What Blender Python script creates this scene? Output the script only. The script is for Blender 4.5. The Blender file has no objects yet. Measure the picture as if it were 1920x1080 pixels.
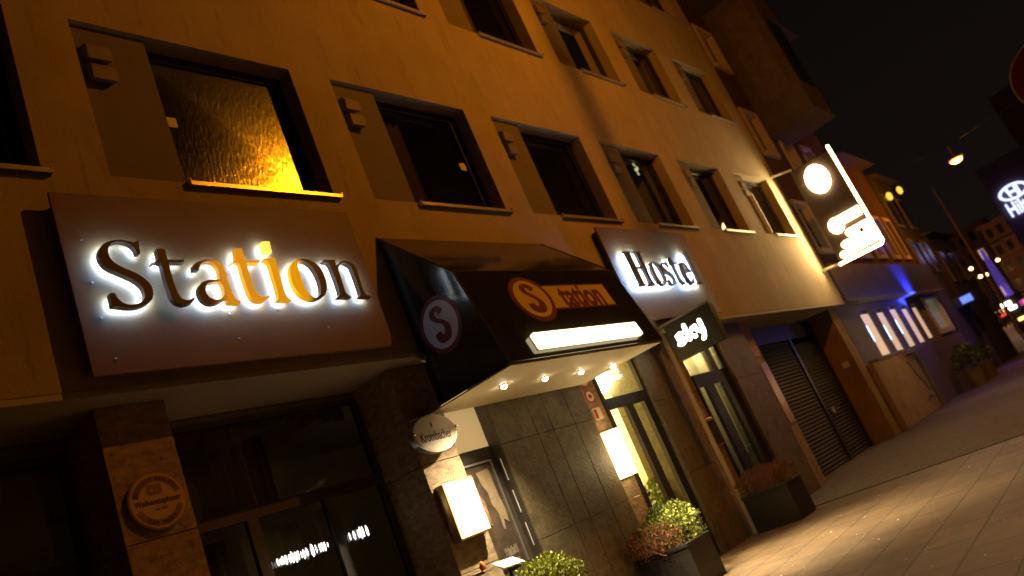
import bpy, bmesh, math, random
from mathutils import Vector, Matrix
random.seed(7)
C = bpy.context.scene
COL = C.collection
R = math.radians
GZ = -0.06            # ground level; the eye stands 1.26 m above it

# ------------------------------------------------------------------ camera
cam_d = bpy.data.cameras.new('camera'); cam = bpy.data.objects.new('camera', cam_d); COL.objects.link(cam)
cam_d.sensor_width = 36.0; cam_d.lens = 27.434; cam_d.clip_end = 1500; cam_d.clip_start = 0.05
rx = Vector((0.62965074, -0.68016286, -0.37539105))      # image right
rup = Vector((-0.02117575, 0.4679988, -0.88347535)) * -1  # image up
fw = Vector((0.77658968, 0.5642301, 0.28027284))          # view direction
cam.matrix_world = Matrix(((rx.x, rup.x, -fw.x, 0.0), (rx.y, rup.y, -fw.y, -5.26), (rx.z, rup.z, -fw.z, 1.2), (0, 0, 0, 1)))
cam_d.dof.use_dof = True; cam_d.dof.focus_distance = 6.4; cam_d.dof.aperture_fstop = 1.15
C.camera = cam

# ------------------------------------------------------------------ night sky
w = bpy.data.worlds.new('World'); C.world = w; w.use_nodes = True
nt = w.node_tree; nt.nodes.clear()
out = nt.nodes.new('ShaderNodeOutputWorld'); add = nt.nodes.new('ShaderNodeAddShader')
sky = nt.nodes.new('ShaderNodeTexSky'); sky.sky_type = 'NISHITA'; sky.sun_disc = False
sky.sun_elevation = R(-9); sky.sun_rotation = R(120)
b1 = nt.nodes.new('ShaderNodeBackground'); b1.inputs['Strength'].default_value = 0.05
nt.links.new(sky.outputs[0], b1.inputs[0])
tc = nt.nodes.new('ShaderNodeTexCoord'); sp = nt.nodes.new('ShaderNodeSeparateXYZ'); rp = nt.nodes.new('ShaderNodeValToRGB')
nt.links.new(tc.outputs['Generated'], sp.inputs[0]); nt.links.new(sp.outputs['Z'], rp.inputs[0])
rp.color_ramp.elements[0].position = 0.0; rp.color_ramp.elements[0].color = (0.0075, 0.0052, 0.0042, 1)
rp.color_ramp.elements[1].position = 0.55; rp.color_ramp.elements[1].color = (0.0028, 0.0019, 0.0014, 1)
b2 = nt.nodes.new('ShaderNodeBackground'); b2.inputs['Strength'].default_value = 1.0
nt.links.new(rp.outputs[0], b2.inputs[0])
nt.links.new(b1.outputs[0], add.inputs[0]); nt.links.new(b2.outputs[0], add.inputs[1]); nt.links.new(add.outputs[0], out.inputs[0])

C.view_settings.view_transform = 'Standard'; C.view_settings.look = 'None'
C.view_settings.exposure = 0.0; C.view_settings.gamma = 1.0
C.render.engine = 'CYCLES'
cy = C.cycles
cy.use_denoising = True; cy.sample_clamp_indirect = 4.0; cy.sample_clamp_direct = 0.0
cy.max_bounces = 6; cy.diffuse_bounces = 3; cy.glossy_bounces = 3; cy.transparent_max_bounces = 8
cy.caustics_reflective = False; cy.caustics_refractive = False; cy.use_light_tree = True
SODIUM = (1.0, 0.305, 0.006)

# ------------------------------------------------------------------ materials
MATS = {}
def newmat(name):
    m = bpy.data.materials.new(name); m.use_nodes = True
    return m, m.node_tree, m.node_tree.nodes['Principled BSDF']
def mat(name, col, rough=0.7, metal=0.0, var=0.12, scale=6.0, bump=0.0, bscale=80.0, spec=0.5, coat=0.0, stretch=None):
    """procedural surface: base colour mottled by two noises, optional bump"""
    if name in MATS: return MATS[name]
    m, t, p = newmat(name)
    tcn = t.nodes.new('ShaderNodeTexCoord'); mp = t.nodes.new('ShaderNodeMapping')
    t.links.new(tcn.outputs['Object'], mp.inputs[0])
    if stretch: mp.inputs['Scale'].default_value = stretch
    n = t.nodes.new('ShaderNodeTexNoise'); n.inputs['Scale'].default_value = scale; n.inputs['Detail'].default_value = 6
    n.inputs['Roughness'].default_value = 0.65
    t.links.new(mp.outputs[0], n.inputs['Vector'])
    r = t.nodes.new('ShaderNodeValToRGB')
    r.color_ramp.elements[0].position = 0.3; r.color_ramp.elements[1].position = 0.72
    r.color_ramp.elements[0].color = (*[c * (1 - var) for c in col], 1); r.color_ramp.elements[1].color = (*[min(1, c * (1 + var)) for c in col], 1)
    t.links.new(n.outputs['Fac'], r.inputs[0]); t.links.new(r.outputs[0], p.inputs['Base Color'])
    p.inputs['Roughness'].default_value = rough; p.inputs['Metallic'].default_value = metal
    p.inputs['Specular IOR Level'].default_value = spec; p.inputs['Coat Weight'].default_value = coat
    if bump:
        n2 = t.nodes.new('ShaderNodeTexNoise'); n2.inputs['Scale'].default_value = bscale; n2.inputs['Detail'].default_value = 4
        t.links.new(mp.outputs[0], n2.inputs['Vector'])
        b = t.nodes.new('ShaderNodeBump'); b.inputs['Strength'].default_value = bump; b.inputs['Distance'].default_value = 0.02
        t.links.new(n2.outputs['Fac'], b.inputs['Height']); t.links.new(b.outputs[0], p.inputs['Normal'])
    MATS[name] = m
    return m
def emit(name, col, strength, base=(0.6, 0.6, 0.6)):
    if name in MATS: return MATS[name]
    m, t, p = newmat(name)
    p.inputs['Base Color'].default_value = (*base, 1)
    p.inputs['Emission Color'].default_value = (*col, 1); p.inputs['Emission Strength'].default_value = strength
    MATS[name] = m
    return m
def glassmat(name, tint=(0.55, 0.55, 0.5), rough=0.02, bump=0.0, bscale=(60, 60, 14), ior=1.5, gl=1.0):
    """window pane: see-through with a fresnel reflection, optionally rippled"""
    m = bpy.data.materials.new(name); m.use_nodes = True; t = m.node_tree; t.nodes.clear()
    o = t.nodes.new('ShaderNodeOutputMaterial'); mx = t.nodes.new('ShaderNodeMixShader')
    tr = t.nodes.new('ShaderNodeBsdfTransparent'); tr.inputs[0].default_value = (*tint, 1)
    g = t.nodes.new('ShaderNodeBsdfGlossy'); g.inputs['Roughness'].default_value = rough; g.inputs[0].default_value = (gl, gl, gl, 1)
    f = t.nodes.new('ShaderNodeFresnel'); f.inputs['IOR'].default_value = ior
    t.links.new(f.outputs[0], mx.inputs[0]); t.links.new(tr.outputs[0], mx.inputs[1]); t.links.new(g.outputs[0], mx.inputs[2])
    t.links.new(mx.outputs[0], o.inputs[0])
    if bump:
        tcn = t.nodes.new('ShaderNodeTexCoord'); mp = t.nodes.new('ShaderNodeMapping'); mp.inputs['Scale'].default_value = bscale
        n = t.nodes.new('ShaderNodeTexNoise'); n.inputs['Scale'].default_value = 1.0; n.inputs['Detail'].default_value = 3
        b = t.nodes.new('ShaderNodeBump'); b.inputs['Strength'].default_value = bump; b.inputs['Distance'].default_value = 0.01
        t.links.new(tcn.outputs['Object'], mp.inputs[0]); t.links.new(mp.outputs[0], n.inputs['Vector'])
        t.links.new(n.outputs['Fac'], b.inputs['Height']); t.links.new(b.outputs[0], g.inputs['Normal'])
    MATS[name] = m
    return m

STUCCO = mat('stucco', (0.48, 0.39, 0.24), 0.92, var=0.09, scale=1.3, bump=0.3, bscale=55)
def weather(m):      # rain streaks and grime with a shape of their own, running down the render
    t = m.node_tree; p = t.nodes['Principled BSDF']; lk = p.inputs['Base Color'].links[0].from_socket
    tcn = t.nodes.new('ShaderNodeTexCoord'); mp = t.nodes.new('ShaderNodeMapping'); mp.inputs['Scale'].default_value = (1.1, 1.1, 0.35)
    n = t.nodes.new('ShaderNodeTexNoise'); n.inputs['Scale'].default_value = 1.6; n.inputs['Detail'].default_value = 8
    r = t.nodes.new('ShaderNodeValToRGB'); r.color_ramp.elements[0].position = 0.35; r.color_ramp.elements[0].color = (0.90, 0.89, 0.87, 1)
    r.color_ramp.elements[1].position = 0.6; r.color_ramp.elements[1].color = (1, 1, 1, 1)
    mx = t.nodes.new('ShaderNodeMixRGB'); mx.blend_type = 'MULTIPLY'; mx.inputs[0].default_value = 1
    t.links.new(tcn.outputs['Object'], mp.inputs[0]); t.links.new(mp.outputs[0], n.inputs['Vector']); t.links.new(n.outputs['Fac'], r.inputs[0])
    t.links.new(lk, mx.inputs[1]); t.links.new(r.outputs[0], mx.inputs[2]); t.links.new(mx.outputs[0], p.inputs['Base Color'])
weather(STUCCO)
def patches(m, scale, lo, hi, dark, stretch=(1, 1, 1)):
    t = m.node_tree; p = t.nodes['Principled BSDF']; lk = p.inputs['Base Color'].links[0].from_socket
    tcn = t.nodes.new('ShaderNodeTexCoord'); mp = t.nodes.new('ShaderNodeMapping'); mp.inputs['Scale'].default_value = stretch
    n = t.nodes.new('ShaderNodeTexNoise'); n.inputs['Scale'].default_value = scale; n.inputs['Detail'].default_value = 10; n.inputs['Roughness'].default_value = .7
    r = t.nodes.new('ShaderNodeValToRGB'); r.color_ramp.elements[0].position = lo; r.color_ramp.elements[0].color = (*dark, 1)
    r.color_ramp.elements[1].position = hi; r.color_ramp.elements[1].color = (1, 1, 1, 1)
    mx = t.nodes.new('ShaderNodeMixRGB'); mx.blend_type = 'MULTIPLY'; mx.inputs[0].default_value = 1
    t.links.new(tcn.outputs['Object'], mp.inputs[0]); t.links.new(mp.outputs[0], n.inputs['Vector']); t.links.new(n.outputs['Fac'], r.inputs[0])
    t.links.new(lk, mx.inputs[1]); t.links.new(r.outputs[0], mx.inputs[2]); t.links.new(mx.outputs[0], p.inputs['Base Color'])
patches(STUCCO, 9, .36, .44, (.84, .82, .78), (1, 1, .12))
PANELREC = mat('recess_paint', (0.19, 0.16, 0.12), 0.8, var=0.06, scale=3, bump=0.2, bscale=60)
SOFFIT = mat('soffit_paint', (0.50, 0.46, 0.38), 0.8, var=0.1, scale=2, bump=0.2, bscale=30)
FRAME = mat('dark_frame', (0.035, 0.032, 0.028), 0.4, metal=0.2, var=0.15, scale=12)
ROOM = mat('dark_room', (0.34, 0.32, 0.20), 0.9)
CURT = mat('curtain', (0.22, 0.16, 0.06), 0.9, var=0.35, scale=4, stretch=(9, 9, 0.3))
SILL = mat('metal_sill', (0.78, 0.72, 0.60), 0.33, metal=0.75, var=0.08, scale=9)
VENT = mat('vent_plastic', (0.25, 0.20, 0.14), 0.6, var=0.1)
SIGNP = mat('sign_panel_brown', (0.195, 0.112, 0.034), 0.6, var=0.07, scale=2.0, bump=0.05, bscale=25)
BRONZE = mat('letter_brown', (0.075, 0.035, 0.024), 0.45, var=0.08)
STONE = mat('granite', (0.165, 0.132, 0.066), 0.6, var=0.34, scale=16, bump=0.4, bscale=30)
TRAV = mat('travertine', (0.40, 0.29, 0.17), 0.8, var=0.42, scale=9, bump=0.6, bscale=60, stretch=(1, 1, 2.4))
patches(STONE, 2.2, .38, .46, (.62, .60, .58)); patches(STONE, 30, .60, .62, (1, 1, 1)); patches(TRAV, 38, .36, .42, (.45, .40, .36), (1, 1, .4))
BLACKV = mat('awning_vinyl', (0.030, 0.026, 0.016), 0.10, var=0.25, scale=3, spec=0.6, bump=0.10, bscale=2.2)
CREAM = mat('cream_board', (0.86, 0.76, 0.54), 0.6, var=0.05, scale=2)
WHITEP = mat('white_paint', (0.78, 0.76, 0.70), 0.5, var=0.05)
DARKBOX = mat('planter_dark', (0.026, 0.021, 0.014), 0.6, var=0.2, scale=7, bump=0.15, bscale=30)
GALV = mat('galvanised', (0.50, 0.48, 0.44), 0.4, metal=0.8, var=0.15, scale=14)
REDBR = mat('brown_red_render', (0.10, 0.05, 0.034), 0.9, var=0.22, scale=2.2, bump=0.4, bscale=40)
GREYR = mat('grey_render', (0.22, 0.20, 0.17), 0.9, var=0.2, scale=1.6, bump=0.4, bscale=30)
PLANK = mat('pale_frame_paint', (0.62, 0.50, 0.40), 0.7, var=0.12, scale=6)
YELL = mat('yellow_render', (0.34, 0.23, 0.09), 0.9, var=0.25, scale=2.5, bump=0.4, bscale=35)
LILAC = mat('lilac_render', (0.19, 0.18, 0.22), 0.85, var=0.1, scale=2, bump=0.2, bscale=40)
PANE = glassmat('pane', (0.8, 0.82, 0.7), 0.03, bump=0.02, bscale=(3, 3, 3))
RAINPANE = glassmat('rippled_pane', (0.3, 0.28, 0.22), 0.18, bump=0.26, bscale=(42, 42, 13), ior=1.33, gl=.36)
SHOPGL = glassmat('shop_pane', (0.80, 0.82, 0.72), 0.07)

# ------------------------------------------------------------------ mesh helpers
class MB:
    def __init__(s): s.v = []; s.f = []; s.mi = []
    def face(s, pts, mi=0):
        k = len(s.v); s.v += [tuple(p) for p in pts]; s.f.append(list(range(k, k + len(pts)))); s.mi.append(mi); return s
    def box(s, x0, x1, y0, y1, z0, z1, mi=0):
        k = len(s.v); s.v += [(x0, y0, z0), (x1, y0, z0), (x1, y1, z0), (x0, y1, z0), (x0, y0, z1), (x1, y0, z1), (x1, y1, z1), (x0, y1, z1)]
        for q in ((0, 3, 2, 1), (4, 5, 6, 7), (0, 1, 5, 4), (1, 2, 6, 5), (2, 3, 7, 6), (3, 0, 4, 7)):
            s.f.append([k + i for i in q]); s.mi.append(mi)
        return s
    def prism(s, poly, axis, a, b, mi=0):
        """extrude a polygon along an axis; poly in the two other axes (cyclic order kept)"""
        def P(u, v, h): return (h, u, v) if axis == 'x' else ((u, h, v) if axis == 'y' else (u, v, h))
        k = len(s.v); n = len(poly)
        s.v += [P(u, v, a) for u, v in poly] + [P(u, v, b) for u, v in poly]
        s.f.append([k + i for i in range(n)][::-1]); s.mi.append(mi); s.f.append([k + n + i for i in range(n)]); s.mi.append(mi)
        for i in range(n):
            j = (i + 1) % n; s.f.append([k + i, k + j, k + n + j, k + n + i]); s.mi.append(mi)
        return s
    def tube(s, pts, r, n=8, mi=0):
        pts = [Vector(p) for p in pts]; rs = r if isinstance(r, (list, tuple)) else [r] * len(pts); rings = []
        for i, p in enumerate(pts):
            d = (pts[min(i + 1, len(pts) - 1)] - pts[max(i - 1, 0)]).normalized()
            u = d.cross(Vector((0, 0, 1))); u = d.cross(Vector((1, 0, 0))) if u.length < 0.05 else u
            u.normalize(); v = d.cross(u); k = len(s.v)
            s.v += [tuple(p + (u * math.cos(a) + v * math.sin(a)) * rs[i]) for a in [2 * math.pi * j / n for j in range(n)]]
            rings.append(k)
        for a, b in zip(rings, rings[1:]):
            for j in range(n): s.f.append([a + j, a + (j + 1) % n, b + (j + 1) % n, b + j]); s.mi.append(mi)
        s.f.append([rings[0] + j for j in range(n)][::-1]); s.mi.append(mi); s.f.append([rings[-1] + j for j in range(n)]); s.mi.append(mi)
        return s
    def lathe(s, c, prof, n=20, axis='z', mi=0):
        k0 = len(s.v)
        for (r, h) in prof:
            for j in range(n):
                a = 2 * math.pi * j / n; u, v = r * math.cos(a), r * math.sin(a)
                s.v.append((c[0] + u, c[1] + v, c[2] + h) if axis == 'z' else ((c[0] + u, c[1] + h, c[2] + v) if axis == 'y' else (c[0] + h, c[1] + u, c[2] + v)))
        for i in range(len(prof) - 1):
            for j in range(n): s.f.append([k0 + i * n + j, k0 + i * n + (j + 1) % n, k0 + (i + 1) * n + (j + 1) % n, k0 + (i + 1) * n + j]); s.mi.append(mi)
        s.f.append([k0 + j for j in range(n)][::-1]); s.mi.append(mi); s.f.append([k0 + (len(prof) - 1) * n + j for j in range(n)]); s.mi.append(mi)
        return s
    def build(s, name, m, parent=None, bevel=0.0, smooth=False):
        me = bpy.data.meshes.new(name)
        off = worldloc(parent) if parent else Vector((0, 0, 0))
        me.from_pydata([tuple(Vector(p) - off) for p in s.v], [], s.f); me.update()
        ms = m if isinstance(m, (list, tuple)) else [m]
        for q in ms: me.materials.append(q)
        for i, p in enumerate(me.polygons): p.material_index = s.mi[i]; p.use_smooth = smooth
        bm = bmesh.new(); bm.from_mesh(me); bmesh.ops.recalc_face_normals(bm, faces=bm.faces); bm.to_mesh(me); bm.free()
        o = bpy.data.objects.new(name, me); COL.objects.link(o); o.parent = parent
        if bevel:
            b = o.modifiers.new('bevel', 'BEVEL'); b.width = bevel; b.segments = 2; b.limit_method = 'ANGLE'
        return o
def worldloc(o):
    v = Vector((0, 0, 0))
    while o: v += o.location; o = o.parent
    return v
def thing(name, loc, label, cat, group=None):
    o = bpy.data.objects.new(name, None); COL.objects.link(o); o.location = loc; o.empty_display_size = 0.2
    return tag(o, label, cat, group)
def tag(o, label, cat, group=None):
    o['label'] = label; o['category'] = cat
    if group: o['group'] = group
    return o
def struct(o): o['kind'] = 'structure'; return o
def copytree(o, parent=None):
    c = o.copy(); COL.objects.link(c); c.parent = parent
    for ch in [q for q in bpy.data.objects if q.parent == o]: copytree(ch, c)
    return c
def smooth_outline(pts, k=3, corner=42):
    """Catmull-Rom between points, corners sharper than `corner` degrees stay sharp"""
    n = len(pts); P = [Vector(p) for p in pts]; sharp = []
    for i in range(n):
        a = P[i] - P[i - 1]; b = P[(i + 1) % n] - P[i]
        sharp.append(math.degrees(a.angle(b, 0)) > corner)
    res = []
    for i in range(n):
        p0, p1, p2, p3 = P[i - 1], P[i], P[(i + 1) % n], P[(i + 2) % n]
        L = (p2 - p1).length
        t1 = (p2 - p1) if sharp[i] else (p2 - p0) * 0.5
        t2 = (p2 - p1) if sharp[(i + 1) % n] else (p3 - p1) * 0.5
        if t1.length > 1.3 * L: t1 = t1.normalized() * L * 1.3
        if t2.length > 1.3 * L: t2 = t2.normalized() * L * 1.3
        for j in range(k):
            t = j / k; h = (2*t**3 - 3*t**2 + 1, t**3 - 2*t**2 + t, -2*t**3 + 3*t**2, t**3 - t**2)
            res.append(tuple(p1 * h[0] + t1 * h[1] + p2 * h[2] + t2 * h[3]))
    return res
def outline_mesh(name, loops, ext, smooth=True, offset=0.0):
    """2D outlines (with holes) -> solid mesh in local XY, thickness 2*ext in Z"""
    cu = bpy.data.curves.new(name, 'CURVE'); cu.dimensions = '2D'; cu.fill_mode = 'BOTH'; cu.extrude = ext; cu.offset = offset
    for l in loops:
        pts = smooth_outline(l) if smooth else l
        s = cu.splines.new('POLY'); s.points.add(len(pts) - 1); s.use_cyclic_u = True
        for q, p in zip(s.points, pts): q.co = (p[0], p[1], 0, 1)
    o = bpy.data.objects.new('tmp', cu); me = bpy.data.meshes.new_from_object(o); me.name = name
    bpy.data.objects.remove(o); return me
def text_mesh(name, s, size=1.0, ext=0.002, offset=0.0, sx=1.0, align='CENTER', shear=0.0, spacing=1.0):
    cu = bpy.data.curves.new(name, 'FONT'); cu.body = s; cu.size = size; cu.extrude = ext; cu.offset = offset
    cu.align_x = align; cu.align_y = 'CENTER'; cu.shear = shear; cu.space_character = spacing
    o = bpy.data.objects.new('tmp', cu); me = bpy.data.meshes.new_from_object(o); me.name = name; bpy.data.objects.remove(o)
    for v in me.vertices: v.co.x *= sx
    return me
def place(name, me, m, parent, loc, ux=(1, 0, 0), uy=(0, 0, 1)):
    """put a local-XY mesh into the world with the given in-plane axes, baked into the mesh"""
    a = Vector(ux).normalized(); b = Vector(uy).normalized(); c = a.cross(b); off = worldloc(parent) if parent else Vector((0, 0, 0))
    for v in me.vertices: v.co = Vector(loc) + a * v.co.x + b * v.co.y + c * v.co.z - off
    me.materials.clear()
    for q in (m if isinstance(m, (list, tuple)) else [m]): me.materials.append(q)
    me.update(); o = bpy.data.objects.new(name, me); COL.objects.link(o); o.parent = parent
    return o
def ellipse(cx, cz, a, b, n=40, sk=0.0): return [(cx + a * math.cos(2*math.pi*i/n) + sk * b * math.sin(2*math.pi*i/n), cz + b * math.sin(2*math.pi*i/n)) for i in range(n)]
def light(name, kind, loc, energy, col, size=0.05, parent=None, aim=None, spot=None, blend=0.6, sy=None):
    d = bpy.data.lights.new(name, kind); d.energy = energy; d.color = col
    if kind == 'AREA':
        d.size = size
        if sy: d.shape = 'RECTANGLE'; d.size_y = sy
    else: d.shadow_soft_size = size
    if kind == 'SPOT': d.spot_size = R(spot); d.spot_blend = blend
    o = bpy.data.objects.new(name, d); COL.objects.link(o)
    if parent: o.parent = parent; o.location = Vector(loc) - worldloc(parent)
    else: o.location = loc
    if aim: o.rotation_euler = (Vector(aim) - Vector(loc)).to_track_quat('-Z', 'Y').to_euler()
    return o

# ------------------------------------------------------------------ ground
def paving_mat():
    m, t, p = newmat('paving_slabs')
    tcn = t.nodes.new('ShaderNodeTexCoord'); mp = t.nodes.new('ShaderNodeMapping'); mp.inputs['Location'].default_value = (0.1, 0.18, 0)
    br = t.nodes.new('ShaderNodeTexBrick'); br.offset = 0.5; br.inputs['Scale'].default_value = 1.0
    br.inputs['Brick Width'].default_value = 0.62; br.inputs['Row Height'].default_value = 0.42; br.inputs['Mortar Size'].default_value = 0.009
    br.inputs['Mortar Smooth'].default_value = 0.4; br.inputs['Color1'].default_value = (0.21, 0.138, 0.07, 1); br.inputs['Color2'].default_value = (0.155, 0.10, 0.05, 1)
    br.inputs['Mortar'].default_value = (0.07, 0.05, 0.032, 1)
    n = t.nodes.new('ShaderNodeTexNoise'); n.inputs['Scale'].default_value = 2.3; n.inputs['Detail'].default_value = 9; n.inputs['Roughness'].default_value = 0.7
    r = t.nodes.new('ShaderNodeValToRGB'); r.color_ramp.elements[0].position = 0.3; r.color_ramp.elements[0].color = (0.62, 0.6, 0.58, 1); r.color_ramp.elements[1].position = 0.7; r.color_ramp.elements[1].color = (1.1, 1.1, 1.1, 1)
    v = t.nodes.new('ShaderNodeTexVoronoi'); v.inputs['Scale'].default_value = 2.6          # trodden chewing gum and petals
    vr = t.nodes.new('ShaderNodeValToRGB'); vr.color_ramp.elements[0].position = 0.045; vr.color_ramp.elements[0].color = (1.9, 1.9, 1.9, 1); vr.color_ramp.elements[1].position = 0.06; vr.color_ramp.elements[1].color = (1, 1, 1, 1)
    m1 = t.nodes.new('ShaderNodeMixRGB'); m1.blend_type = 'MULTIPLY'; m1.inputs[0].default_value = 1
    m2 = t.nodes.new('ShaderNodeMixRGB'); m2.blend_type = 'MULTIPLY'; m2.inputs[0].default_value = 1
    t.links.new(tcn.outputs['Object'], mp.inputs[0])
    for q in (br, n, v): t.links.new(mp.outputs[0], q.inputs['Vector'])
    t.links.new(n.outputs['Fac'], r.inputs[0]); t.links.new(v.outputs['Distance'], vr.inputs[0])
    t.links.new(br.outputs['Color'], m1.inputs[1]); t.links.new(r.outputs[0], m1.inputs[2])
    t.links.new(m1.outputs[0], m2.inputs[1]); t.links.new(vr.outputs[0], m2.inputs[2]); t.links.new(m2.outputs[0], p.inputs['Base Color'])
    b = t.nodes.new('ShaderNodeBump'); b.inputs['Strength'].default_value = 0.5; b.inputs['Distance'].default_value = 0.012; b.invert = True
    n2 = t.nodes.new('ShaderNodeTexNoise'); n2.inputs['Scale'].default_value = 45; t.links.new(mp.outputs[0], n2.inputs['Vector'])
    ad = t.nodes.new('ShaderNodeMath'); ad.operation = 'MULTIPLY_ADD'; ad.inputs[1].default_value = 0.35
    t.links.new(n2.outputs['Fac'], ad.inputs[0]); t.links.new(br.outputs['Fac'], ad.inputs[2])
    t.links.new(ad.outputs[0], b.inputs['Height']); t.links.new(b.outputs[0], p.inputs['Normal'])
    p.inputs['Roughness'].default_value = 0.62
    return m
PAVE = paving_mat()
SETTS = mat('small_setts', (0.14, 0.115, 0.09), 0.8, var=0.35, scale=9, bump=0.9, bscale=26)
ASPH = mat('asphalt', (0.055, 0.05, 0.05), 0.55, var=0.2, scale=3, bump=0.5, bscale=60)
SLOT = mat('drain_channel', (0.045, 0.045, 0.04), 0.5, var=0.5, scale=30, bump=0.8, bscale=60)
struct(MB().box(-60, 340, -80, 80, GZ - 0.6, GZ - 0.13).build('ground', ASPH))
struct(MB().box(-30, 11.25, -9, 8, GZ - 0.13, GZ).build('pavement', PAVE))
struct(MB().box(11.40, 41.0, -9, 8, GZ - 0.13, GZ).build('forecourt_paving', SETTS))
struct(MB().box(11.25, 11.40, -9, 8, GZ - 0.13, GZ - 0.008).build('drain_channel', SLOT))
struct(MB().box(41.0, 41.25, -60, 8, GZ - 0.13, GZ + 0.004).build('kerb', mat('kerb_stone', (0.36, 0.33, 0.30), 0.8)))

# ------------------------------------------------------------------ the hostel building
HB = thing('hostel_building', (10, 1, 0), 'ochre rendered hostel building with rows of recessed dark windows above stone clad ground floor pillars', 'building')
X0, X1, ZB, ZT = -9.0, 19.4, 3.15, 14.6
cols = [(0.15, 0.8, 2.33), (2.83, 3.50, 5.04), (5.58, 6.25, 7.80), (8.36, 9.02, 10.56), (11.15, 11.82, 13.24), (13.95, 14.52, 15.86), (16.62, 17.22, 18.64),
        (-2.6, -1.95, -0.4), (-5.35, -4.7, -3.15)]
rows = [(4.93, 6.52), (8.16, 9.71), (11.38, 12.93)]
holes = [(c[0], c[2], r[0], r[1]) for c in cols for r in rows]
def wall_grid(mb, x0, x1, z0, z1, holes, y):
    xs = sorted({x0, x1, *[h[0] for h in holes], *[h[1] for h in holes]}); zs = sorted({z0, z1, *[h[2] for h in holes], *[h[3] for h in holes]})
    for i in range(len(xs) - 1):
        for j in range(len(zs) - 1):
            cx, cz = (xs[i] + xs[i+1]) / 2, (zs[j] + zs[j+1]) / 2
            if any(h[0] < cx < h[1] and h[2] < cz < h[3] for h in holes): continue
            mb.face([(xs[i], y, zs[j]), (xs[i+1], y, zs[j]), (xs[i+1], y, zs[j+1]), (xs[i], y, zs[j+1])])
wb = MB(); wall_grid(wb, X0, X1, ZB, ZT, holes, 0)
wb.face([(X1, 0, ZB), (X1, 9, ZB), (X1, 9, ZT), (X1, 0, ZT)]).face([(X0, 0, ZB), (X0, 0, ZT), (X0, 9, ZT), (X0, 9, ZB)])
wb.face([(X0, 0, ZT), (X1, 0, ZT), (X1, 9, ZT), (X0, 9, ZT)]).face([(X0, 9, ZB), (X0, 9, ZT), (X1, 9, ZT), (X1, 9, ZB)])
RD, WD = 0.06, 0.24
for c in cols:
    for z0, z1 in rows:      # reveals: shallow beside the vent panel, deep round the window
        wb.face([(c[2], 0, z0), (c[2], 0, z1), (c[2], WD, z1), (c[2], WD, z0)])
        wb.face([(c[0], 0, z1), (c[0], RD, z1), (c[1], RD, z1), (c[1], 0, z1)]); wb.face([(c[1], 0, z1), (c[1], WD, z1), (c[2], WD, z1), (c[2], 0, z1)])
        wb.face([(c[0], 0, z0), (c[1], 0, z0), (c[1], RD, z0), (c[0], RD, z0)]); wb.face([(c[1], 0, z0), (c[2], 0, z0), (c[2], WD, z0), (c[1], WD, z0)])
        wb.face([(c[0], 0, z0), (c[0], RD, z0), (c[0], RD, z1), (c[0], 0, z1)])
wb.build('wall', STUCCO, HB)
MB().box(X0 + .01, X1 - .01, 0.004, 8.99, ZB - 0.05, ZB - 0.003).build('soffit', SOFFIT, HB)
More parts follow.
